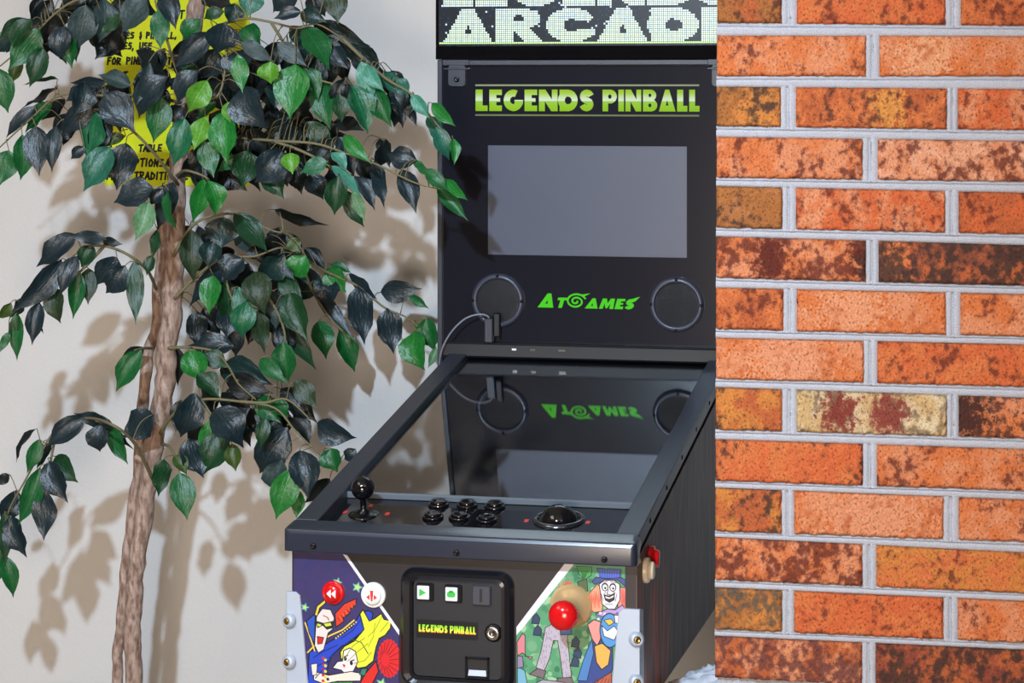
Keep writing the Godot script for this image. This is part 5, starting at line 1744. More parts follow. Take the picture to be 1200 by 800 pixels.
	[0.224,1.126,-0.028,0.216,1.056,-0.041,0.036,0.099,2],
	[0.222,1.082,-0.016,0.121,1.081,-0.015,0.052,0.404,0],
	[0.296,1.163,0.052,0.313,1.077,0.056,0.043,-0.429,14],
	[0.267,1.157,-0.035,0.316,1.088,-0.042,0.03,-0.426,2],
	[0.342,1.1,0.03,0.35,1.016,0.016,0.053,0.209,8],
	[0.327,1.126,-0.025,0.389,1.034,-0.045,0.037,-0.278,9],
	[0.147,1.079,0.046,0.172,1.013,0.047,0.057,0.148,10],
	[0.177,1.073,0.031,0.227,1.044,0.034,0.04,-0.052,9],
	[0.302,1.066,0.055,0.367,1.018,0.069,0.035,-0.134,8],
	[0.192,1.04,-0.021,0.311,1.007,-0.003,0.063,-0.108,5],
	[0.09,1.077,-0.029,0.09,0.994,-0.039,0.035,-0.406,2],
	[0.143,1.273,-0.032,0.126,1.23,-0.04,0.034,-0.159,3],
	[0.186,1.284,-0.038,0.206,1.245,-0.041,0.04,0.281,3],
	[0.269,1.294,-0.012,0.292,1.256,-0.004,0.039,0.273,3],
	[0.324,1.275,-0.164,0.371,1.229,-0.167,0.033,-0.205,2],
	[0.369,1.231,-0.178,0.41,1.182,-0.184,0.053,0.382,10],
	[0.366,1.238,-0.211,0.413,1.219,-0.213,0.021,-0.317,8],
	[0.417,1.222,-0.176,0.481,1.168,-0.176,0.03,0.665,0],
	[0.376,1.21,-0.187,0.375,1.149,-0.181,0.056,0.283,0],
	[0.308,1.225,-0.195,0.369,1.193,-0.182,0.038,0.29,1],
	[0.333,1.189,-0.203,0.425,1.08,-0.192,0.032,-0.035,0],
	[0.371,1.126,-0.196,0.417,1.079,-0.193,0.026,-0.743,12],
	[0.441,1.198,-0.165,0.463,1.077,-0.14,0.061,-0.305,0],
	[0.355,1.123,-0.167,0.376,1.043,-0.152,0.051,-0.262,8],
	[0.379,1.099,-0.229,0.409,1.006,-0.249,0.047,-0.239,8],
	[0.479,1.182,-0.203,0.568,1.191,-0.21,0.051,0.252,0],
	[0.549,1.178,-0.18,0.593,1.152,-0.175,0.021,0.378,8],
	[0.502,1.151,-0.174,0.519,1.057,-0.164,0.059,-0.238,0],
	[0.561,1.105,-0.173,0.589,1.025,-0.157,0.064,0.443,10],
	[0.586,1.134,-0.176,0.602,1.062,-0.186,0.049,0.442,8],
	[0.551,1.121,-0.217,0.588,1.069,-0.226,0.026,0.943,12],
	[0.606,1.072,-0.181,0.59,1.029,-0.173,0.019,0.09,15],
	[0.34,1.206,-0.174,0.314,1.162,-0.164,0.039,-0.046,9],
	[0.189,1.004,0.122,0.153,0.911,0.11,0.063,-0.355,0],
	[0.181,1.036,0.091,0.229,0.988,0.088,0.047,-0.416,9],
	[0.213,0.95,0.102,0.215,0.852,0.082,0.053,0.089,10],
	[0.238,0.926,0.086,0.199,0.837,0.099,0.062,0.287,9],
	[0.17,0.909,0.108,0.204,0.832,0.113,0.064,-0.38,0],
	[0.236,0.974,0.142,0.299,0.899,0.142,0.077,-0.393,0],
	[0.272,0.907,0.136,0.281,0.852,0.138,0.035,0.125,13],
	[0.162,0.846,0.137,0.184,0.753,0.151,0.053,-0.081,8],
	[0.144,0.876,0.12,0.172,0.838,0.123,0.031,-0.169,13],
	[0.112,0.864,0.094,0.102,0.788,0.099,0.043,-0.434,9],
	[0.368,0.934,0.076,0.304,0.837,0.062,0.072,-0.098,0],
	[0.367,0.875,0.109,0.346,0.8,0.095,0.054,0.361,1],
	[0.396,0.862,0.141,0.366,0.761,0.145,0.058,-0.035,10],
	[0.411,0.898,0.13,0.434,0.805,0.15,0.063,0.127,0],
	[0.4,0.814,0.104,0.394,0.757,0.102,0.031,0.214,10],
	[0.342,0.961,0.13,0.331,0.898,0.134,0.03,0.019,9],
	[0.301,0.991,0.062,0.353,0.941,0.073,0.044,0.228,8],
	[0.338,0.99,0.074,0.366,0.947,0.067,0.033,-0.336,8],
	[0.331,1.002,0.011,0.41,0.934,0.012,0.048,0.097,2],
	[0.387,1.03,0.088,0.438,0.978,0.1,0.043,0.126,14],
	[0.427,0.944,0.068,0.509,0.916,0.064,0.053,0.296,0],
	[0.474,0.904,0.129,0.49,0.857,0.134,0.05,0.395,8],
	[0.447,0.83,0.048,0.397,0.781,0.059,0.047,-0.413,2],
	[0.515,0.899,0.094,0.49,0.876,0.091,0.029,0.151,0],
	[0.131,0.978,0.047,0.119,0.911,0.048,0.038,0.134,2],
	[0.235,1.022,0.055,0.333,0.999,0.059,0.054,-0.048,3],
	[0.287,0.984,0.069,0.229,0.944,0.065,0.041,-0.031,3],
	[0.283,0.962,0.033,0.341,0.925,0.024,0.039,0.279,3],
	[0.375,0.953,0.066,0.412,0.898,0.07,0.035,-0.367,3],
	[-0.006,0.926,0.085,-0.088,0.949,0.085,0.034,-0.413,0],
	[-0.012,0.934,0.113,-0.021,0.875,0.103,0.049,0.25,0],
	[-0.064,0.941,0.079,-0.143,0.88,0.098,0.048,0.137,0],
	[-0.02,0.919,0.054,0.026,0.846,0.071,0.039,0.447,8],
	[-0.055,0.928,0.001,0.016,0.867,0.013,0.03,0.682,2],
	[0.091,0.955,0.099,0.02,0.902,0.089,0.065,0.168,0],
	[-0.138,0.856,0.06,-0.083,0.805,0.069,0.053,0.099,9],
	[-0.134,0.853,0.102,-0.088,0.77,0.109,0.056,0.365,0],
	[-0.162,0.894,0.084,-0.187,0.823,0.092,0.033,-0.263,8],
	[-0.153,0.84,0.101,-0.203,0.718,0.101,0.044,-0.115,8],
	[-0.141,0.792,0.107,-0.141,0.691,0.111,0.053,0.162,0],
	[-0.229,0.78,0.044,-0.261,0.71,0.055,0.047,-0.346,0],
	[-0.228,0.734,0.077,-0.195,0.647,0.072,0.053,0.42,0],
	[-0.238,0.743,0.084,-0.239,0.63,0.083,0.032,-0.223,9],
	[-0.247,0.652,0.077,-0.23,0.561,0.063,0.037,-0.212,8],
	[-0.262,0.807,0.015,-0.29,0.783,0.017,0.023,-0.052,2],
	[-0.204,0.903,0.005,-0.243,0.831,0.021,0.03,1.051,2],
	[-0.176,0.872,-0.008,-0.215,0.814,-0.018,0.028,0.433,2],
	[-0.269,0.669,0.059,-0.282,0.569,0.049,0.044,-0.316,8],
	[-0.069,1.315,0.11,-0.157,1.247,0.113,0.051,0.356,0],
	[0.012,1.309,0.153,-0.066,1.316,0.162,0.03,-0.299,0],
	[-0.021,1.302,0.09,0.024,1.295,0.092,0.023,0.021,2],
	[-0.032,1.295,0.117,-0.056,1.249,0.119,0.039,0.08,9],
	[0.033,1.274,0.147,-0.013,1.216,0.143,0.058,-0.307,0],
	[0.058,1.259,0.164,0.012,1.201,0.155,0.051,-0.044,0],
	[0.076,1.269,0.159,0.086,1.141,0.179,0.037,-0.088,9],
	[-0.054,1.274,0.141,-0.083,1.193,0.159,0.039,0.085,0],
	[-0.066,1.245,0.113,-0.078,1.142,0.109,0.036,-0.226,8],
	[-0.055,1.245,0.084,-0.05,1.171,0.098,0.04,-0.085,14],
	[-0.087,1.268,0.144,-0.185,1.161,0.171,0.052,-0.439,0],
	[-0.117,1.232,0.115,-0.165,1.164,0.101,0.03,-0.452,8],
	[-0.106,1.209,0.128,-0.096,1.135,0.127,0.045,0.282,14],
	[-0.133,1.18,0.149,-0.146,1.093,0.156,0.039,0.113,0],
	[-0.216,1.152,0.076,-0.22,1.049,0.066,0.032,0.194,8],
	[-0.188,1.18,0.164,-0.22,1.146,0.158,0.024,-0.378,13],
	[-0.22,1.113,0.106,-0.237,1.071,0.112,0.019,-0.215,8],
	[-0.156,1.155,0.083,-0.157,1.107,0.075,0.019,0.856,2],
	[0.066,1.084,0.101,0.015,0.998,0.111,0.048,0.167,8],
	[0.045,1.08,0.032,-0.007,1.056,0.036,0.031,-0.373,2],
	[0.097,1.276,0.119,0.087,1.235,0.125,0.026,0.308,9],
	[-0.193,1.181,0.08,-0.235,1.137,0.071,0.027,0.342,2],
	[0.258,1.65,0.043,0.304,1.591,0.024,0.047,-0.049,9],
	[0.373,1.492,0.038,0.339,1.428,0.035,0.042,-0.308,5],
	[0.297,1.562,0.099,0.275,1.506,0.094,0.035,-0.541,4],
	[0.376,1.703,0.046,0.373,1.641,0.064,0.037,-0.691,2],
	[0.165,1.559,0.021,0.115,1.498,0.038,0.049,0.588,2],
	[0.211,1.658,0.107,0.254,1.617,0.093,0.037,0.499,3],
	[0.412,1.55,0.034,0.412,1.489,0.046,0.037,-0.289,2],
	[0.259,1.621,0.105,0.278,1.541,0.095,0.05,0.657,5],
	[0.321,1.494,0.066,0.31,1.424,0.055,0.042,-0.245,2],
	[0.344,1.655,0.101,0.331,1.574,0.088,0.049,-0.527,2],
	[0.339,1.637,0.1,0.337,1.57,0.093,0.04,0.521,4],
	[0.345,1.466,0.052,0.334,1.396,0.066,0.043,0.504,5],
	[0.311,1.683,0.04,0.293,1.604,0.029,0.048,0.205,0],
	[0.18,1.472,0.035,0.165,1.39,0.039,0.05,0.233,0],
	[0.211,1.644,0.022,0.255,1.586,0.032,0.042,-0.063,9],
	[0.363,1.536,0.107,0.331,1.468,0.103,0.044,0.035,4],
	[0.366,1.521,0.052,0.397,1.447,0.067,0.048,-0.061,5],
	[0.309,1.643,0.027,0.352,1.576,0.023,0.048,0.357,5],
	[0.396,1.557,0.084,0.368,1.476,0.066,0.05,0.792,4],
	[0.448,1.685,0.012,0.469,1.62,-0,0.041,0.373,2],
	[0.248,1.683,0.064,0.29,1.607,0.083,0.05,0.567,2],
	[0.38,1.583,0.064,0.365,1.511,0.078,0.045,0.166,2],
	[0.155,1.649,0.045,0.192,1.586,0.031,0.045,0.269,5],
	[0.43,1.538,0.065,0.379,1.482,0.072,0.045,0.205,3],
	[0.431,1.649,0.025,0.385,1.604,0.026,0.038,-0.769,2],
	[0.31,1.541,0.021,0.358,1.472,0.027,0.05,-0.783,4],
	[0.432,1.684,0.015,0.435,1.606,0.027,0.047,-0.243,5],
	[0.321,1.658,0.108,0.348,1.594,0.097,0.042,-0.208,0],
	[0.28,1.468,0.034,0.302,1.401,0.049,0.042,0.775,0],
	[0.376,1.646,0.104,0.437,1.603,0.121,0.041,0.665,0],
	[0.327,1.684,0.013,0.303,1.6,-0.007,0.051,0.737,4],
	[0.215,1.678,0.029,0.26,1.611,0.024,0.048,-0.049,9],
	[0.378,1.502,0.03,0.423,1.433,0.034,0.049,0.794,9],
	[0.356,1.511,0.032,0.408,1.458,0.042,0.043,0.327,9],
	[0.474,1.538,0.074,0.398,1.5,0.068,0.048,-0.287,4],
	[0.3,1.548,0.074,0.304,1.472,0.057,0.046,0.567,2],
	[0.192,1.567,0.075,0.144,1.508,0.072,0.044,0.252,5],
	[0.472,1.545,0.1,0.54,1.527,0.114,0.038,-0.426,4],
	[0.256,1.672,0.021,0.305,1.632,0.017,0.038,0.45,9],
	[0.402,1.497,0.041,0.364,1.444,0.039,0.038,0.387,4],
	[0.373,1.681,0.063,0.41,1.608,0.06,0.048,-0.025,4],
	[0.378,1.648,0.05,0.402,1.591,0.041,0.038,-0.543,0],
	[0.311,1.567,0.068,0.264,1.509,0.05,0.041,-0.679,0],
	[0.355,1.704,0.042,0.283,1.663,0.024,0.045,-0.271,3],
	[0.317,1.587,0.047,0.33,1.51,0.054,0.047,0.579,0],
	[0.253,1.511,0.019,0.249,1.437,0.027,0.045,-0.253,9],
	[0.335,1.5,0.06,0.317,1.434,0.069,0.042,0.01,5],
	[0.373,1.509,0.078,0.437,1.479,0.086,0.04,0.138,3],
	[0.422,1.699,0.105,0.409,1.629,0.113,0.043,-0.79,5],
	[0.433,1.59,0.104,0.356,1.564,0.104,0.047,0.07,2],
	[0.364,1.551,0.089,0.341,1.477,0.082,0.046,-0.067,4],
	[0.181,1.665,0.033,0.131,1.622,0.016,0.036,0.249,0],
	[0.445,1.675,0.092,0.422,1.599,0.11,0.049,-0.767,5],
	[0.36,1.472,0.053,0.415,1.436,0.072,0.036,-0.61,2],
	[0.339,1.476,0.051,0.326,1.407,0.033,0.041,0.769,4],
	[0.404,1.571,0.063,0.401,1.51,0.047,0.036,0.203,2],
	[0.147,1.535,0.023,0.211,1.509,0.038,0.037,-0.772,5],
	[0.253,1.524,0.105,0.307,1.495,0.094,0.038,0.342,4],
	[0.376,1.69,0.017,0.334,1.633,0.027,0.043,0.743,2],
	[0.151,1.708,0.028,0.106,1.648,0.045,0.046,-0.302,5],
	[0.199,1.498,0.093,0.184,1.431,0.095,0.041,0.283,4],
	[0.317,1.659,0.134,0.314,1.576,0.122,0.05,-0.037,4],
	[0.286,1.514,0.053,0.255,1.46,0.044,0.036,0.524,0],
	[0.305,1.529,0.135,0.288,1.471,0.122,0.035,0.135,5],
	[0.237,1.537,0.122,0.172,1.496,0.142,0.048,-0.379,2],
	[0.19,1.484,0.072,0.135,1.427,0.08,0.048,-0.575,5],
	[0.199,1.473,0.1,0.217,1.396,0.099,0.048,0.064,4],
	[0.268,1.642,0.057,0.217,1.582,0.067,0.047,0.171,2],
	[0.242,1.64,0.104,0.245,1.561,0.121,0.048,0.491,3],
	[0.196,1.559,0.061,0.269,1.514,0.061,0.05,-0.037,5],
	[0.203,1.639,0.092,0.26,1.598,0.098,0.04,0.447,4],
	[0.198,1.484,0.063,0.243,1.424,0.068,0.043,-0.059,3],
	[0.218,1.556,0.147,0.186,1.502,0.127,0.035,0.586,4],
	[0.264,1.638,0.122,0.319,1.57,0.138,0.05,-0.085,5],
	[0.297,1.477,0.132,0.303,1.415,0.149,0.038,-0.718,9],
	[0.215,1.531,0.065,0.222,1.46,0.05,0.043,0.581,2],
	[0.314,1.533,0.141,0.337,1.475,0.124,0.038,0.01,4],
	[0.22,1.651,0.051,0.249,1.569,0.062,0.051,-0.738,9],
	[0.31,1.672,0.124,0.299,1.59,0.124,0.049,0.383,4],
	[0.17,1.654,0.056,0.164,1.574,0.049,0.048,-0.322,5],
	[0.242,1.544,0.113,0.204,1.486,0.117,0.041,-0.094,4],
	[0.284,1.491,0.059,0.288,1.419,0.047,0.043,-0.549,5],
	[0.173,1.55,0.054,0.111,1.488,0.037,0.048,-0.184,2],
	[0.25,1.587,0.068,0.297,1.536,0.069,0.041,0.205,4],
	[0.225,1.525,0.106,0.254,1.447,0.12,0.049,-0.131,5],
	[0.206,1.626,0.117,0.259,1.56,0.13,0.048,-0.014,0],
	[0.417,1.51,0.031,0.444,1.44,0.014,0.045,0.096,9],
	[0.332,1.479,0.067,0.385,1.409,0.076,0.051,-0.418,5],
	[0.331,1.532,0.081,0.338,1.455,0.062,0.047,-0.774,9],
	[0.383,1.549,0.027,0.375,1.491,0.026,0.035,-0.503,2],
	[0.306,1.518,0.058,0.305,1.437,0.069,0.049,-0.519,5],
	[0.319,1.555,0.06,0.35,1.486,0.069,0.045,-0.47,5],
	[0.481,1.493,0.041,0.492,1.436,0.04,0.035,0.546,2],
	[0.44,1.526,0.046,0.466,1.467,0.028,0.039,-0.655,2],
	[0.546,1.511,0.027,0.568,1.451,0.032,0.038,-0.538,0],
	[0.447,1.466,0.017,0.417,1.401,-0.002,0.041,-0.686,0],
	[0.504,1.473,0.072,0.528,1.401,0.062,0.046,-0.702,3],
	[0.567,1.51,0.057,0.538,1.443,0.055,0.043,-0.767,3],
	[0.376,1.545,0.107,0.411,1.471,0.123,0.048,0.318,5],
	[0.372,1.47,0.064,0.397,1.398,0.074,0.045,-0.089,0],
	[0.31,1.179,-0.08,0.335,1.11,-0.071,0.044,-0.605,2],
	[0.323,1.219,-0.053,0.326,1.152,-0.059,0.04,-0.061,2],
	[0.117,1.149,-0.114,0.157,1.088,-0.115,0.044,-0.167,2],
	[0.292,1.26,-0.064,0.277,1.195,-0.061,0.04,0.77,0],
	[0.281,1.147,-0.123,0.343,1.081,-0.113,0.053,-0.125,2],
	[0.183,1.217,-0.073,0.199,1.157,-0.073,0.037,-0.767,4],
	[0.178,1.241,-0.128,0.212,1.191,-0.147,0.037,-0.736,5],
	[0.154,1.184,-0.084,0.147,1.114,-0.101,0.041,0.194,9],
	[0.124,1.326,-0.065,0.13,1.264,-0.051,0.038,-0.703,9],
	[0.303,1.31,-0.123,0.318,1.235,-0.121,0.046,0.019,9],
	[0.329,1.211,-0.059,0.317,1.131,-0.057,0.048,0.312,5],
	[0.255,1.288,-0.076,0.324,1.243,-0.078,0.048,0.18,4],
	[0.281,1.321,-0.127,0.267,1.247,-0.123,0.046,0.679,4],
	[0.308,1.28,-0.079,0.337,1.21,-0.071,0.045,0.78,9],
	[0.096,1.322,-0.096,0.043,1.271,-0.096,0.042,0.535,0],
	[0.26,1.304,-0.126,0.239,1.238,-0.135,0.04,-0.553,0],
	[0.247,1.298,-0.114,0.27,1.233,-0.098,0.041,0.57,4],
	[0.149,1.193,-0.1,0.209,1.139,-0.097,0.047,-0.635,2],
	[0.286,1.207,-0.072,0.202,1.202,-0.083,0.046,0.596,5],
	[0.124,1.149,-0.059,0.128,1.07,-0.053,0.048,-0.235,9],
	[0.23,1.248,-0.08,0.191,1.172,-0.078,0.051,-0.505,9],
	[0.302,1.241,-0.053,0.358,1.2,-0.066,0.042,-0.272,5],
	[0.318,1.133,-0.031,0.34,1.052,-0.013,0.051,0.104,4],
	[0.16,1.214,-0.092,0.203,1.158,-0.089,0.042,0.521,2],
	[0.181,1.252,-0.098,0.139,1.172,-0.099,0.053,-0.642,0],
	[0.228,1.195,-0.045,0.205,1.114,-0.033,0.052,-0.126,2],
	[0.246,0.956,-0.012,0.291,0.896,0.002,0.044,-0.291,3],
	[0.326,0.969,-0.019,0.322,0.906,-0.027,0.037,0.513,9],
	[0.352,0.985,0.02,0.377,0.918,0.032,0.044,-0.508,5],
	[0.287,0.989,0.006,0.33,0.913,0.025,0.052,-0.142,2],
	[0.225,0.951,0.011,0.265,0.88,0.005,0.05,-0.485,4],
	[0.313,0.963,-0.02,0.314,0.88,-0.02,0.05,-0.57,5],
	[0.265,1.019,0.06,0.304,0.97,0.073,0.037,0.036,4],
	[0.311,0.949,0.069,0.354,0.909,0.058,0.036,-0.283,5],
	[0.235,1.008,0.012,0.235,0.924,0.018,0.051,-0.08,2],
	[0.157,0.998,-0.006,0.184,0.933,0.012,0.042,-0.713,5],
	[0.201,1.016,-0.02,0.26,0.984,-0.033,0.041,-0.314,5],
	[0.232,0.937,0.063,0.187,0.86,0.056,0.051,0.28,5],
	[0.219,0.996,0.046,0.264,0.928,0.059,0.048,-0.227,4],
	[0.169,0.932,0.034,0.137,0.87,0.04,0.042,0.594,0],
	[-0.114,1.803,0.066,-0.055,1.754,0.078,0.042,-0.346,5],
	[-0.13,1.785,0.01,-0.08,1.742,0.02,0.036,-0.592,5],
	[-0.174,1.734,0.01,-0.129,1.659,0.023,0.05,-0.235,2],
	[-0.152,1.723,-0.005,-0.12,1.664,-0.005,0.04,-0.436,4],
	[-0.074,1.724,-0.009,-0.019,1.674,-0.01,0.044,-0.153,9],
	[-0.176,1.73,0.039,-0.178,1.667,0.037,0.038,-0.367,2],
	[-0.234,1.745,0.021,-0.233,1.665,0.009,0.048,-0.429,5],
	[-0.051,1.799,0.054,-0.044,1.724,0.054,0.045,-0.325,3],
	[-0.036,1.8,0.054,-0.062,1.733,0.041,0.042,-0.057,4],
	[0.003,1.794,0.01,0.065,1.76,0.002,0.042,0.635,2],
	[-0.063,1.746,0.027,-0.057,1.676,0.04,0.042,-0.616,5],
	[-0.019,1.743,0.086,0.045,1.718,0.1,0.036,-0.483,9],
	[-0.194,1.743,0.034,-0.256,1.683,0.044,0.052,-0.003,9],
	[-0.158,1.77,0.055,-0.172,1.694,0.075,0.047,0.535,9],
	[-0.002,1.73,0.022,-0.061,1.669,0.04,0.052,-0.29,0],
	[-0.03,1.801,0.051,-0.072,1.731,0.041,0.047,0.526,9],
	[-0.058,1.593,0.04,-0.019,1.537,0.032,0.041,0.542,4],
	[-0.068,1.563,0.023,-0.088,1.499,0.009,0.039,0.445,4],
	[-0.025,1.621,0.035,-0.055,1.557,0.017,0.04,0.22,9],
	[-0.092,1.538,0.055,-0.144,1.505,0.072,0.038,0.218,4],
	[-0.117,1.561,0.038,-0.132,1.496,0.041,0.04,0.697,0],
	[-0.036,1.613,0.031,-0.064,1.54,0.042,0.048,0.207,3],
	[-0.053,1.556,0.044,-0.024,1.487,0.033,0.046,0.53,3],
	[-0.014,1.624,0.086,0.033,1.572,0.07,0.043,-0.314,3],
	[-0.026,1.585,0.054,0.01,1.518,0.067,0.043,-0.685,2],
	[-0.077,1.536,0.015,-0.048,1.467,0.022,0.044,0.382,9],
	[0.516,1.632,0.149,0.484,1.565,0.132,0.043,0.231,5],
	[0.609,1.621,0.125,0.623,1.559,0.14,0.038,-0.756,2],
	[0.578,1.646,0.057,0.609,1.571,0.071,0.048,0.455,9],
	[0.569,1.644,0.067,0.617,1.6,0.075,0.037,-0.21,9],
	[0.591,1.608,0.07,0.586,1.547,0.053,0.036,0.8,2],
	[0.598,1.6,0.1,0.617,1.532,0.114,0.042,-0.321,5],
	[0.567,1.657,0.11,0.565,1.583,0.091,0.044,0.561,4],
	[0.5,1.616,0.066,0.515,1.561,0.052,0.035,0.459,2],
	[0.072,1.686,0.144,0.148,1.634,0.163,0.049,0.73,4],
	[0.147,1.678,0.106,0.168,1.615,0.103,0.04,-0.243,5],
	[0.088,1.641,0.087,0.048,1.582,0.101,0.044,-0.158,5],
	[0.104,1.614,0.082,0.098,1.554,0.078,0.036,-0.325,5],
	[0.086,1.658,0.097,0.068,1.577,0.092,0.049,0.557,5],
	[0.112,1.65,0.084,0.096,1.591,0.089,0.037,0.129,2],
]
const BRANCHES := [
	[[0.157,1.808,0.02],[0.064,1.812,0.12],[-0.056,1.792,0.12],[-0.117,1.758,0.12],[-0.176,1.7,0.12],[-0.248,1.644,0.12]],
	[[0.12,1.582,0.02],[0.065,1.596,0.1],[-0.01,1.596,0.12],[-0.102,1.596,0.12],[-0.167,1.547,0.12],[-0.244,1.481,0.12]],
	[[0.112,1.416,0.02],[0.078,1.505,0.12],[-0.01,1.568,0.12],[-0.074,1.548,0.12]],
	[[0.142,1.686,0.02],[0.227,1.729,0.12],[0.311,1.747,0.18],[0.369,1.74,0.18],[0.422,1.728,0.18],[0.46,1.736,0.17],[0.506,1.707,0.15]],
	[[0.124,1.547,0.02],[0.217,1.583,0.16],[0.263,1.603,0.18],[0.277,1.684,0.18],[0.27,1.717,0.18]],
	[[0.112,1.433,0.02],[0.184,1.448,0.16],[0.228,1.439,0.18],[0.242,1.429,0.18]],
	[[0.107,1.337,0.02],[0.133,1.391,0.12],[0.134,1.417,0.16],[0.103,1.387,0.18]],
	[[0.125,1.599,0.02],[0.152,1.684,0.16],[0.131,1.772,0.18],[0.124,1.802,0.18]],
	[[0.506,1.707,0.15],[0.546,1.67,0.15],[0.593,1.63,0.15],[0.648,1.597,0.15],[0.696,1.541,0.15],[0.73,1.505,0.15]],
	[[0.122,1.512,0.02],[0.245,1.515,0.12],[0.362,1.508,0.15],[0.447,1.503,0.15],[0.503,1.487,0.15],[0.572,1.464,0.15],[0.651,1.428,0.15],[0.709,1.415,0.15]],
	[[0.362,1.508,0.15],[0.433,1.483,0.15],[0.489,1.45,0.15],[0.523,1.413,0.15]],
	[[0.369,1.74,0.18],[0.401,1.684,0.16],[0.454,1.63,0.15],[0.511,1.617,0.15]],
	[[0.105,1.18,0.02],[0.157,1.23,0.02],[0.212,1.266,0.02],[0.278,1.27,0.02],[0.329,1.287,0],[0.343,1.264,-0.08]],
	[[0.103,1.267,0.02],[0.149,1.334,0.02],[0.223,1.356,0.02],[0.281,1.336,0.02],[0.336,1.32,0.02],[0.332,1.361,0.02]],
	[[0.092,1.079,0.02],[0.138,1.082,0.02],[0.194,1.074,0.02],[0.234,1.048,0.05],[0.266,1.018,0.08],[0.309,0.991,0.1]],
	[[0.281,1.218,0.02],[0.322,1.167,0.02],[0.343,1.113,0.02],[0.336,1.064,0.02]],
	[[0.212,1.266,0.02],[0.223,1.2,0.02],[0.249,1.155,0.02]],
	[[0.343,1.264,-0.08],[0.373,1.227,-0.16],[0.437,1.196,-0.18],[0.493,1.153,-0.18],[0.549,1.129,-0.18],[0.589,1.085,-0.2]],
	[[0.343,1.264,-0.08],[0.343,1.187,-0.16],[0.378,1.125,-0.18],[0.404,1.101,-0.18]],
	[[0.075,0.904,0.02],[0.126,0.954,0.07],[0.194,0.987,0.1],[0.274,0.986,0.1],[0.349,0.975,0.1],[0.392,0.931,0.1],[0.438,0.89,0.1],[0.477,0.853,0.09]],
	[[0.274,0.986,0.1],[0.327,0.985,0.1],[0.374,0.993,0.1],[0.42,0.957,0.1]],
	[[0.079,0.883,0.02],[0.117,0.883,0.07],[0.151,0.849,0.1]],
	[[0.194,0.987,0.1],[0.22,0.951,0.1],[0.252,0.914,0.1]],
	[[0.057,0.812,0.02],[0.06,0.897,0.12],[0.038,0.942,0.18],[-0.064,0.939,0.08],[-0.127,0.912,0.08],[-0.161,0.866,0.08],[-0.199,0.802,0.08],[-0.233,0.741,0.08],[-0.252,0.652,0.08]],
	[[-0.127,0.912,0.08],[-0.138,0.856,0.08],[-0.15,0.796,0.08]],
	[[0.066,1.2,0.02],[0.086,1.247,0.12],[0.037,1.275,0.1],[-0.006,1.293,0.12],[-0.054,1.286,0.12],[-0.098,1.244,0.12],[-0.147,1.191,0.12],[-0.199,1.159,0.12]],
	[[-0.006,1.293,0.12],[-0.046,1.251,0.12],[-0.102,1.202,0.12],[-0.143,1.163,0.12]],
	[[0.06,1.078,0.02],[0.078,1.089,0.12],[0.08,1.091,0.17]],
]
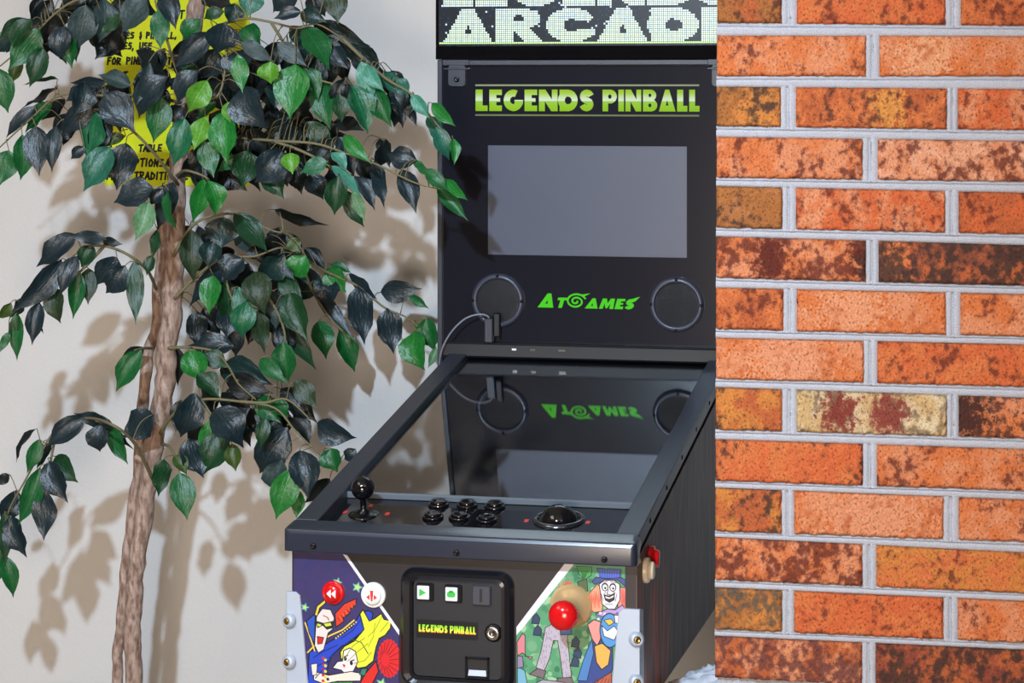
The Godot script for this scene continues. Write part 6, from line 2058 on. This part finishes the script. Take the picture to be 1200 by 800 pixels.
const PETIOLES := [
	[0,-0.147,1.729,0.12],
	[0,-0.169,1.707,0.12],
	[0,-0.139,1.736,0.12],
	[0,-0.132,1.744,0.12],
	[0,-0.203,1.679,0.12],
	[0,-0.239,1.651,0.12],
	[0,-0.154,1.722,0.12],
	[0,-0.176,1.7,0.12],
	[0,-0.102,1.767,0.12],
	[0,-0.109,1.763,0.12],
	[0,-0.041,1.795,0.12],
	[0,-0.026,1.797,0.12],
	[0,0.034,1.807,0.12],
	[0,-0.026,1.797,0.12],
	[0,-0.102,1.767,0.12],
	[1,-0.102,1.596,0.12],
	[0,-0.117,1.758,0.12],
	[0,-0.102,1.767,0.12],
	[0,-0.139,1.736,0.12],
	[0,-0.124,1.751,0.12],
	[0,0.019,1.805,0.12],
	[0,-0.071,1.784,0.12],
	[1,-0.11,1.59,0.12],
	[1,-0.151,1.559,0.12],
	[1,-0.135,1.572,0.12],
	[1,-0.159,1.553,0.12],
	[1,-0.177,1.539,0.12],
	[1,-0.215,1.506,0.12],
	[2,-0.074,1.548,0.12],
	[1,-0.143,1.565,0.12],
	[1,-0.033,1.596,0.12],
	[1,-0.033,1.596,0.12],
	[2,-0.026,1.563,0.12],
	[2,-0.018,1.566,0.12],
	[2,-0.058,1.553,0.12],
	[1,-0,1.596,0.118],
	[2,0.045,1.529,0.12],
	[2,0.056,1.521,0.12],
	[2,0.034,1.537,0.12],
	[1,0.046,1.596,0.105],
	[1,-0,1.596,0.118],
	[1,-0.033,1.596,0.12],
	[1,-0.118,1.584,0.12],
	[1,-0.079,1.596,0.12],
	[1,0.009,1.596,0.115],
	[7,0.126,1.795,0.18],
	[7,0.127,1.791,0.18],
	[7,0.131,1.772,0.18],
	[3,0.248,1.733,0.135],
	[4,0.27,1.717,0.18],
	[4,0.27,1.717,0.18],
	[3,0.237,1.731,0.128],
	[3,0.227,1.729,0.12],
	[3,0.279,1.74,0.157],
	[3,0.301,1.745,0.173],
	[3,0.326,1.745,0.18],
	[3,0.279,1.74,0.157],
	[4,0.276,1.692,0.18],
	[4,0.277,1.684,0.18],
	[3,0.395,1.734,0.18],
	[3,0.422,1.728,0.18],
	[3,0.422,1.728,0.18],
	[4,0.277,1.684,0.18],
	[3,0.441,1.732,0.175],
	[3,0.441,1.732,0.175],
	[3,0.46,1.736,0.17],
	[3,0.436,1.731,0.176],
	[3,0.46,1.736,0.17],
	[4,0.267,1.623,0.18],
	[4,0.269,1.633,0.18],
	[4,0.263,1.603,0.18],
	[4,0.263,1.603,0.18],
	[4,0.234,1.591,0.167],
	[4,0.267,1.623,0.18],
	[4,0.24,1.593,0.17],
	[4,0.205,1.578,0.143],
	[4,0.217,1.583,0.16],
	[5,0.228,1.439,0.18],
	[7,0.152,1.684,0.16],
	[7,0.152,1.684,0.16],
	[7,0.149,1.674,0.143],
	[7,0.149,1.674,0.143],
	[7,0.149,1.674,0.143],
	[4,0.27,1.643,0.18],
	[4,0.193,1.574,0.125],
	[5,0.231,1.436,0.18],
	[5,0.242,1.429,0.18],
	[6,0.134,1.417,0.16],
	[6,0.134,1.417,0.16],
	[6,0.13,1.413,0.163],
	[6,0.118,1.402,0.17],
	[6,0.106,1.391,0.178],
	[6,0.103,1.387,0.18],
	[11,0.397,1.691,0.163],
	[8,0.506,1.707,0.15],
	[11,0.389,1.705,0.167],
	[11,0.381,1.719,0.173],
	[11,0.389,1.705,0.167],
	[8,0.506,1.707,0.15],
	[8,0.506,1.707,0.15],
	[9,0.405,1.505,0.15],
	[10,0.398,1.495,0.15],
	[9,0.318,1.51,0.139],
	[9,0.289,1.512,0.131],
	[10,0.406,1.492,0.15],
	[10,0.482,1.454,0.15],
	[9,0.489,1.491,0.15],
	[9,0.426,1.504,0.15],
	[11,0.461,1.628,0.15],
	[11,0.511,1.617,0.15],
	[11,0.511,1.617,0.15],
	[9,0.468,1.497,0.15],
	[8,0.552,1.665,0.15],
	[8,0.564,1.655,0.15],
	[8,0.581,1.64,0.15],
	[8,0.607,1.622,0.15],
	[8,0.575,1.645,0.15],
	[8,0.607,1.622,0.15],
	[8,0.587,1.635,0.15],
	[8,0.521,1.693,0.15],
	[8,0.634,1.605,0.15],
	[8,0.654,1.59,0.15],
	[8,0.672,1.569,0.15],
	[8,0.696,1.541,0.15],
	[8,0.73,1.505,0.15],
	[8,0.678,1.562,0.15],
	[9,0.631,1.437,0.15],
	[9,0.622,1.441,0.15],
	[9,0.68,1.422,0.15],
	[9,0.688,1.42,0.15],
	[9,0.709,1.415,0.15],
	[9,0.612,1.446,0.15],
	[9,0.563,1.467,0.15],
	[9,0.511,1.484,0.15],
	[9,0.482,1.493,0.15],
	[10,0.482,1.454,0.15],
	[10,0.506,1.432,0.15],
	[10,0.523,1.413,0.15],
	[10,0.519,1.418,0.15],
	[10,0.502,1.436,0.15],
	[10,0.424,1.486,0.15],
	[10,0.371,1.504,0.15],
	[10,0.38,1.501,0.15],
	[9,0.289,1.512,0.131],
	[9,0.199,1.514,0.083],
	[9,0.214,1.514,0.095],
	[13,0.288,1.334,0.02],
	[13,0.223,1.356,0.02],
	[13,0.144,1.326,0.02],
	[12,0.212,1.266,0.02],
	[13,0.238,1.351,0.02],
	[13,0.238,1.351,0.02],
	[12,0.336,1.276,-0.04],
	[12,0.245,1.268,0.02],
	[12,0.253,1.269,0.02],
	[12,0.184,1.248,0.02],
	[16,0.219,1.225,0.02],
	[16,0.226,1.194,0.02],
	[15,0.281,1.218,0.02],
	[12,0.329,1.287,0],
	[12,0.338,1.273,-0.05],
	[13,0.336,1.32,0.02],
	[13,0.336,1.32,0.02],
	[12,0.329,1.287,0],
	[15,0.322,1.167,0.02],
	[15,0.296,1.199,0.02],
	[15,0.301,1.193,0.02],
	[16,0.233,1.183,0.02],
	[15,0.296,1.199,0.02],
	[16,0.249,1.155,0.02],
	[16,0.249,1.155,0.02],
	[14,0.194,1.074,0.02],
	[15,0.311,1.18,0.02],
	[16,0.249,1.155,0.02],
	[15,0.341,1.101,0.02],
	[15,0.338,1.126,0.02],
	[14,0.145,1.081,0.02],
	[14,0.18,1.076,0.02],
	[15,0.336,1.064,0.02],
	[14,0.194,1.074,0.02],
	[14,0.092,1.079,0.02],
	[13,0.12,1.293,0.02],
	[12,0.205,1.261,0.02],
	[12,0.284,1.272,0.018],
	[17,0.362,1.241,-0.13],
	[17,0.373,1.227,-0.16],
	[17,0.373,1.227,-0.16],
	[17,0.413,1.208,-0.173],
	[17,0.389,1.219,-0.165],
	[18,0.343,1.187,-0.16],
	[18,0.347,1.18,-0.162],
	[18,0.378,1.125,-0.18],
	[17,0.437,1.196,-0.18],
	[18,0.373,1.133,-0.178],
	[18,0.391,1.113,-0.18],
	[17,0.472,1.169,-0.18],
	[17,0.528,1.138,-0.18],
	[17,0.5,1.15,-0.18],
	[17,0.564,1.113,-0.188],
	[17,0.559,1.118,-0.185],
	[17,0.559,1.118,-0.185],
	[17,0.589,1.085,-0.2],
	[18,0.343,1.187,-0.16],
	[19,0.194,0.987,0.1],
	[19,0.194,0.987,0.1],
	[22,0.216,0.955,0.1],
	[22,0.24,0.928,0.1],
	[21,0.138,0.862,0.089],
	[19,0.234,0.987,0.1],
	[22,0.252,0.914,0.1],
	[21,0.151,0.849,0.1],
	[21,0.146,0.853,0.096],
	[21,0.13,0.87,0.081],
	[19,0.381,0.942,0.1],
	[19,0.403,0.92,0.1],
	[19,0.426,0.9,0.1],
	[19,0.42,0.905,0.1],
	[19,0.452,0.876,0.096],
	[19,0.354,0.969,0.1],
	[20,0.3,0.985,0.1],
	[20,0.339,0.987,0.1],
	[20,0.333,0.986,0.1],
	[20,0.374,0.993,0.1],
	[20,0.42,0.957,0.1],
	[19,0.447,0.881,0.098],
	[19,0.477,0.853,0.09],
	[19,0.472,0.857,0.091],
	[19,0.126,0.954,0.07],
	[19,0.234,0.987,0.1],
	[20,0.287,0.986,0.1],
	[19,0.283,0.985,0.1],
	[19,0.37,0.953,0.1],
	[23,-0.026,0.94,0.118],
	[23,-0.026,0.94,0.118],
	[23,-0.064,0.939,0.08],
	[23,-0.051,0.939,0.093],
	[23,-0.064,0.939,0.08],
	[23,0.057,0.902,0.128],
	[24,-0.138,0.856,0.08],
	[24,-0.138,0.856,0.08],
	[23,-0.148,0.883,0.08],
	[24,-0.141,0.841,0.08],
	[24,-0.15,0.796,0.08],
	[23,-0.216,0.771,0.08],
	[23,-0.235,0.73,0.08],
	[23,-0.233,0.741,0.08],
	[23,-0.252,0.652,0.08],
	[23,-0.211,0.779,0.08],
	[23,-0.157,0.872,0.08],
	[23,-0.161,0.866,0.08],
	[23,-0.249,0.663,0.08],
	[25,-0.054,1.286,0.12],
	[25,-0.006,1.293,0.12],
	[25,-0.018,1.291,0.12],
	[25,-0.03,1.29,0.12],
	[25,0.021,1.282,0.108],
	[25,0.074,1.254,0.115],
	[25,0.08,1.25,0.118],
	[25,-0.059,1.28,0.12],
	[26,-0.06,1.239,0.12],
	[26,-0.053,1.245,0.12],
	[25,-0.082,1.259,0.12],
	[25,-0.11,1.23,0.12],
	[26,-0.102,1.202,0.12],
	[26,-0.128,1.178,0.12],
	[25,-0.199,1.159,0.12],
	[25,-0.179,1.171,0.12],
	[25,-0.199,1.159,0.12],
	[26,-0.143,1.163,0.12],
	[27,0.074,1.086,0.095],
	[27,0.063,1.079,0.033],
	[25,0.08,1.25,0.118],
	[25,-0.186,1.167,0.12],
	[3,0.184,1.708,0.07],
	[9,0.348,1.508,0.146],
	[9,0.289,1.512,0.131],
	[11,0.401,1.684,0.16],
	[4,0.135,1.551,0.038],
	[3,0.206,1.718,0.095],
	[9,0.405,1.505,0.15],
	[4,0.24,1.593,0.17],
	[9,0.304,1.511,0.135],
	[11,0.401,1.684,0.16],
	[11,0.401,1.684,0.16],
	[9,0.318,1.51,0.139],
	[3,0.216,1.723,0.107],
	[9,0.168,1.513,0.058],
	[3,0.163,1.697,0.045],
	[9,0.348,1.508,0.146],
	[9,0.348,1.508,0.146],
	[3,0.195,1.713,0.083],
	[9,0.394,1.506,0.15],
	[11,0.434,1.65,0.154],
	[3,0.206,1.718,0.095],
	[9,0.373,1.507,0.15],
	[7,0.132,1.62,0.055],
	[9,0.426,1.504,0.15],
	[11,0.447,1.637,0.151],
	[9,0.274,1.513,0.128],
	[11,0.427,1.657,0.155],
	[4,0.274,1.664,0.18],
	[9,0.229,1.514,0.107],
	[11,0.414,1.67,0.158],
	[3,0.206,1.718,0.095],
	[3,0.174,1.702,0.058],
	[10,0.38,1.501,0.15],
	[9,0.333,1.509,0.143],
	[9,0.461,1.499,0.15],
	[9,0.289,1.512,0.131],
	[4,0.17,1.565,0.09],
	[9,0.461,1.499,0.15],
	[3,0.184,1.708,0.07],
	[10,0.398,1.495,0.15],
	[11,0.401,1.684,0.16],
	[11,0.414,1.67,0.158],
	[9,0.289,1.512,0.131],
	[11,0.401,1.684,0.16],
	[9,0.289,1.512,0.131],
	[9,0.199,1.514,0.083],
	[9,0.318,1.51,0.139],
	[9,0.373,1.507,0.15],
	[11,0.408,1.677,0.159],
	[11,0.454,1.63,0.15],
	[9,0.348,1.508,0.146],
	[3,0.163,1.697,0.045],
	[11,0.434,1.65,0.154],
	[9,0.333,1.509,0.143],
	[9,0.318,1.51,0.139],
	[9,0.405,1.505,0.15],
	[4,0.135,1.551,0.038],
	[9,0.245,1.515,0.12],
	[11,0.401,1.684,0.16],
	[3,0.153,1.692,0.033],
	[9,0.199,1.514,0.083],
	[4,0.274,1.664,0.18],
	[9,0.274,1.513,0.128],
	[9,0.304,1.511,0.135],
	[9,0.245,1.515,0.12],
	[9,0.183,1.513,0.07],
	[9,0.214,1.514,0.095],
	[3,0.195,1.713,0.083],
	[4,0.269,1.633,0.18],
	[4,0.17,1.565,0.09],
	[7,0.142,1.652,0.107],
	[9,0.183,1.513,0.07],
	[4,0.205,1.578,0.143],
	[4,0.269,1.633,0.18],
	[9,0.304,1.511,0.135],
	[9,0.199,1.514,0.083],
	[9,0.318,1.51,0.139],
	[3,0.174,1.702,0.058],
	[4,0.276,1.674,0.18],
	[7,0.135,1.631,0.073],
	[9,0.245,1.515,0.12],
	[9,0.274,1.513,0.128],
	[4,0.158,1.56,0.073],
	[4,0.182,1.569,0.107],
	[9,0.229,1.514,0.107],
	[4,0.205,1.578,0.143],
	[9,0.415,1.505,0.15],
	[9,0.318,1.51,0.139],
	[9,0.318,1.51,0.139],
	[9,0.383,1.506,0.15],
	[9,0.289,1.512,0.131],
	[9,0.304,1.511,0.135],
	[9,0.482,1.493,0.15],
	[9,0.436,1.504,0.15],
	[9,0.537,1.475,0.15],
	[10,0.454,1.47,0.15],
	[9,0.511,1.484,0.15],
	[9,0.555,1.469,0.15],
	[9,0.373,1.507,0.15],
	[10,0.38,1.501,0.15],
	[18,0.343,1.226,-0.12],
	[12,0.339,1.27,-0.06],
	[12,0.105,1.18,0.02],
	[12,0.339,1.27,-0.06],
	[18,0.343,1.187,-0.16],
	[12,0.171,1.239,0.02],
	[12,0.177,1.243,0.02],
	[12,0.131,1.205,0.02],
	[13,0.138,1.318,0.02],
	[17,0.347,1.26,-0.09],
	[18,0.343,1.245,-0.1],
	[12,0.339,1.27,-0.06],
	[12,0.343,1.264,-0.08],
	[12,0.341,1.267,-0.07],
	[6,0.107,1.337,0.02],
	[12,0.343,1.264,-0.08],
	[12,0.343,1.264,-0.08],
	[12,0.131,1.205,0.02],
	[18,0.343,1.245,-0.1],
	[12,0.105,1.18,0.02],
	[16,0.215,1.249,0.02],
	[12,0.339,1.27,-0.06],
	[15,0.332,1.14,0.02],
	[12,0.15,1.224,0.02],
	[12,0.184,1.248,0.02],
	[16,0.226,1.194,0.02],
	[14,0.25,1.033,0.065],
	[15,0.336,1.064,0.02],
	[20,0.351,0.989,0.1],
	[14,0.258,1.025,0.072],
	[22,0.224,0.946,0.1],
	[15,0.336,1.064,0.02],
	[14,0.258,1.025,0.072],
	[19,0.311,0.981,0.1],
	[14,0.234,1.048,0.05],
	[14,0.166,1.078,0.02],
	[14,0.204,1.068,0.028],
	[22,0.232,0.937,0.1],
	[14,0.246,1.036,0.061],
	[19,0.135,0.958,0.074],
	[0,-0.094,1.771,0.12],
	[0,-0.117,1.758,0.12],
	[0,-0.162,1.714,0.12],
	[0,-0.154,1.722,0.12],
	[0,-0.102,1.767,0.12],
	[0,-0.162,1.714,0.12],
	[0,-0.194,1.686,0.12],
	[0,-0.056,1.792,0.12],
	[0,-0.041,1.795,0.12],
	[0,0.004,1.802,0.12],
	[0,-0.079,1.78,0.12],
	[0,-0.026,1.797,0.12],
	[0,-0.162,1.714,0.12],
	[0,-0.132,1.744,0.12],
	[0,-0.011,1.8,0.12],
	[0,-0.026,1.797,0.12],
	[1,-0.056,1.596,0.12],
	[2,-0.066,1.55,0.12],
	[1,-0.021,1.596,0.12],
	[2,-0.074,1.548,0.12],
	[1,-0.126,1.578,0.12],
	[1,-0.033,1.596,0.12],
	[2,-0.05,1.555,0.12],
	[1,-0.01,1.596,0.12],
	[1,-0.021,1.596,0.12],
	[2,-0.074,1.548,0.12],
	[11,0.511,1.617,0.15],
	[8,0.607,1.622,0.15],
	[8,0.575,1.645,0.15],
	[8,0.569,1.65,0.15],
	[8,0.6,1.626,0.15],
	[8,0.607,1.622,0.15],
	[8,0.564,1.655,0.15],
	[11,0.504,1.618,0.15],
	[7,0.149,1.674,0.143],
	[7,0.145,1.663,0.125],
	[1,0.072,1.594,0.09],
	[1,0.085,1.591,0.07],
	[7,0.139,1.642,0.09],
	[7,0.139,1.642,0.09],
]
const STEM_THICK := [[0.157,1.896,0,0.019],[0.149,1.791,0,0.019],[0.134,1.686,0,0.019],[0.12,1.581,0,0.019],[0.112,1.511,0,0.019],[0.105,1.433,0,0.02],[0.101,1.317,0,0.021],[0.095,1.206,0,0.022],[0.088,1.126,0,0.022],[0.079,1.043,0,0.022],[0.067,0.943,0,0.021],[0.045,0.835,0,0.021],[0.028,0.702,0,0.019],[0.011,0.596,0,0.018],[0.006,0.49,0,0.018],[0.008,0.385,0,0.018],[0,0.208,0,0.021],[-0.004,0.014,0,0.023],[-0.004,0,0,0.025]]
const STEM_THIN := [[0.071,1.394,-0.03,0.011],[0.063,1.315,-0.03,0.012],[0.052,1.203,-0.03,0.012],[0.042,1.104,-0.03,0.013],[0.025,1.054,-0.03,0.012],[0.016,0.937,-0.03,0.012],[0.003,0.802,-0.03,0.012],[-0.014,0.66,-0.03,0.012],[-0.033,0.488,-0.03,0.012],[-0.039,0.375,-0.03,0.012],[-0.043,0.197,-0.03,0.014],[-0.043,0.002,-0.03,0.016],[-0.043,0,-0.03,0.018]]
const TREE_BASE := Vector3(-1.8911, 0, -4.6200)
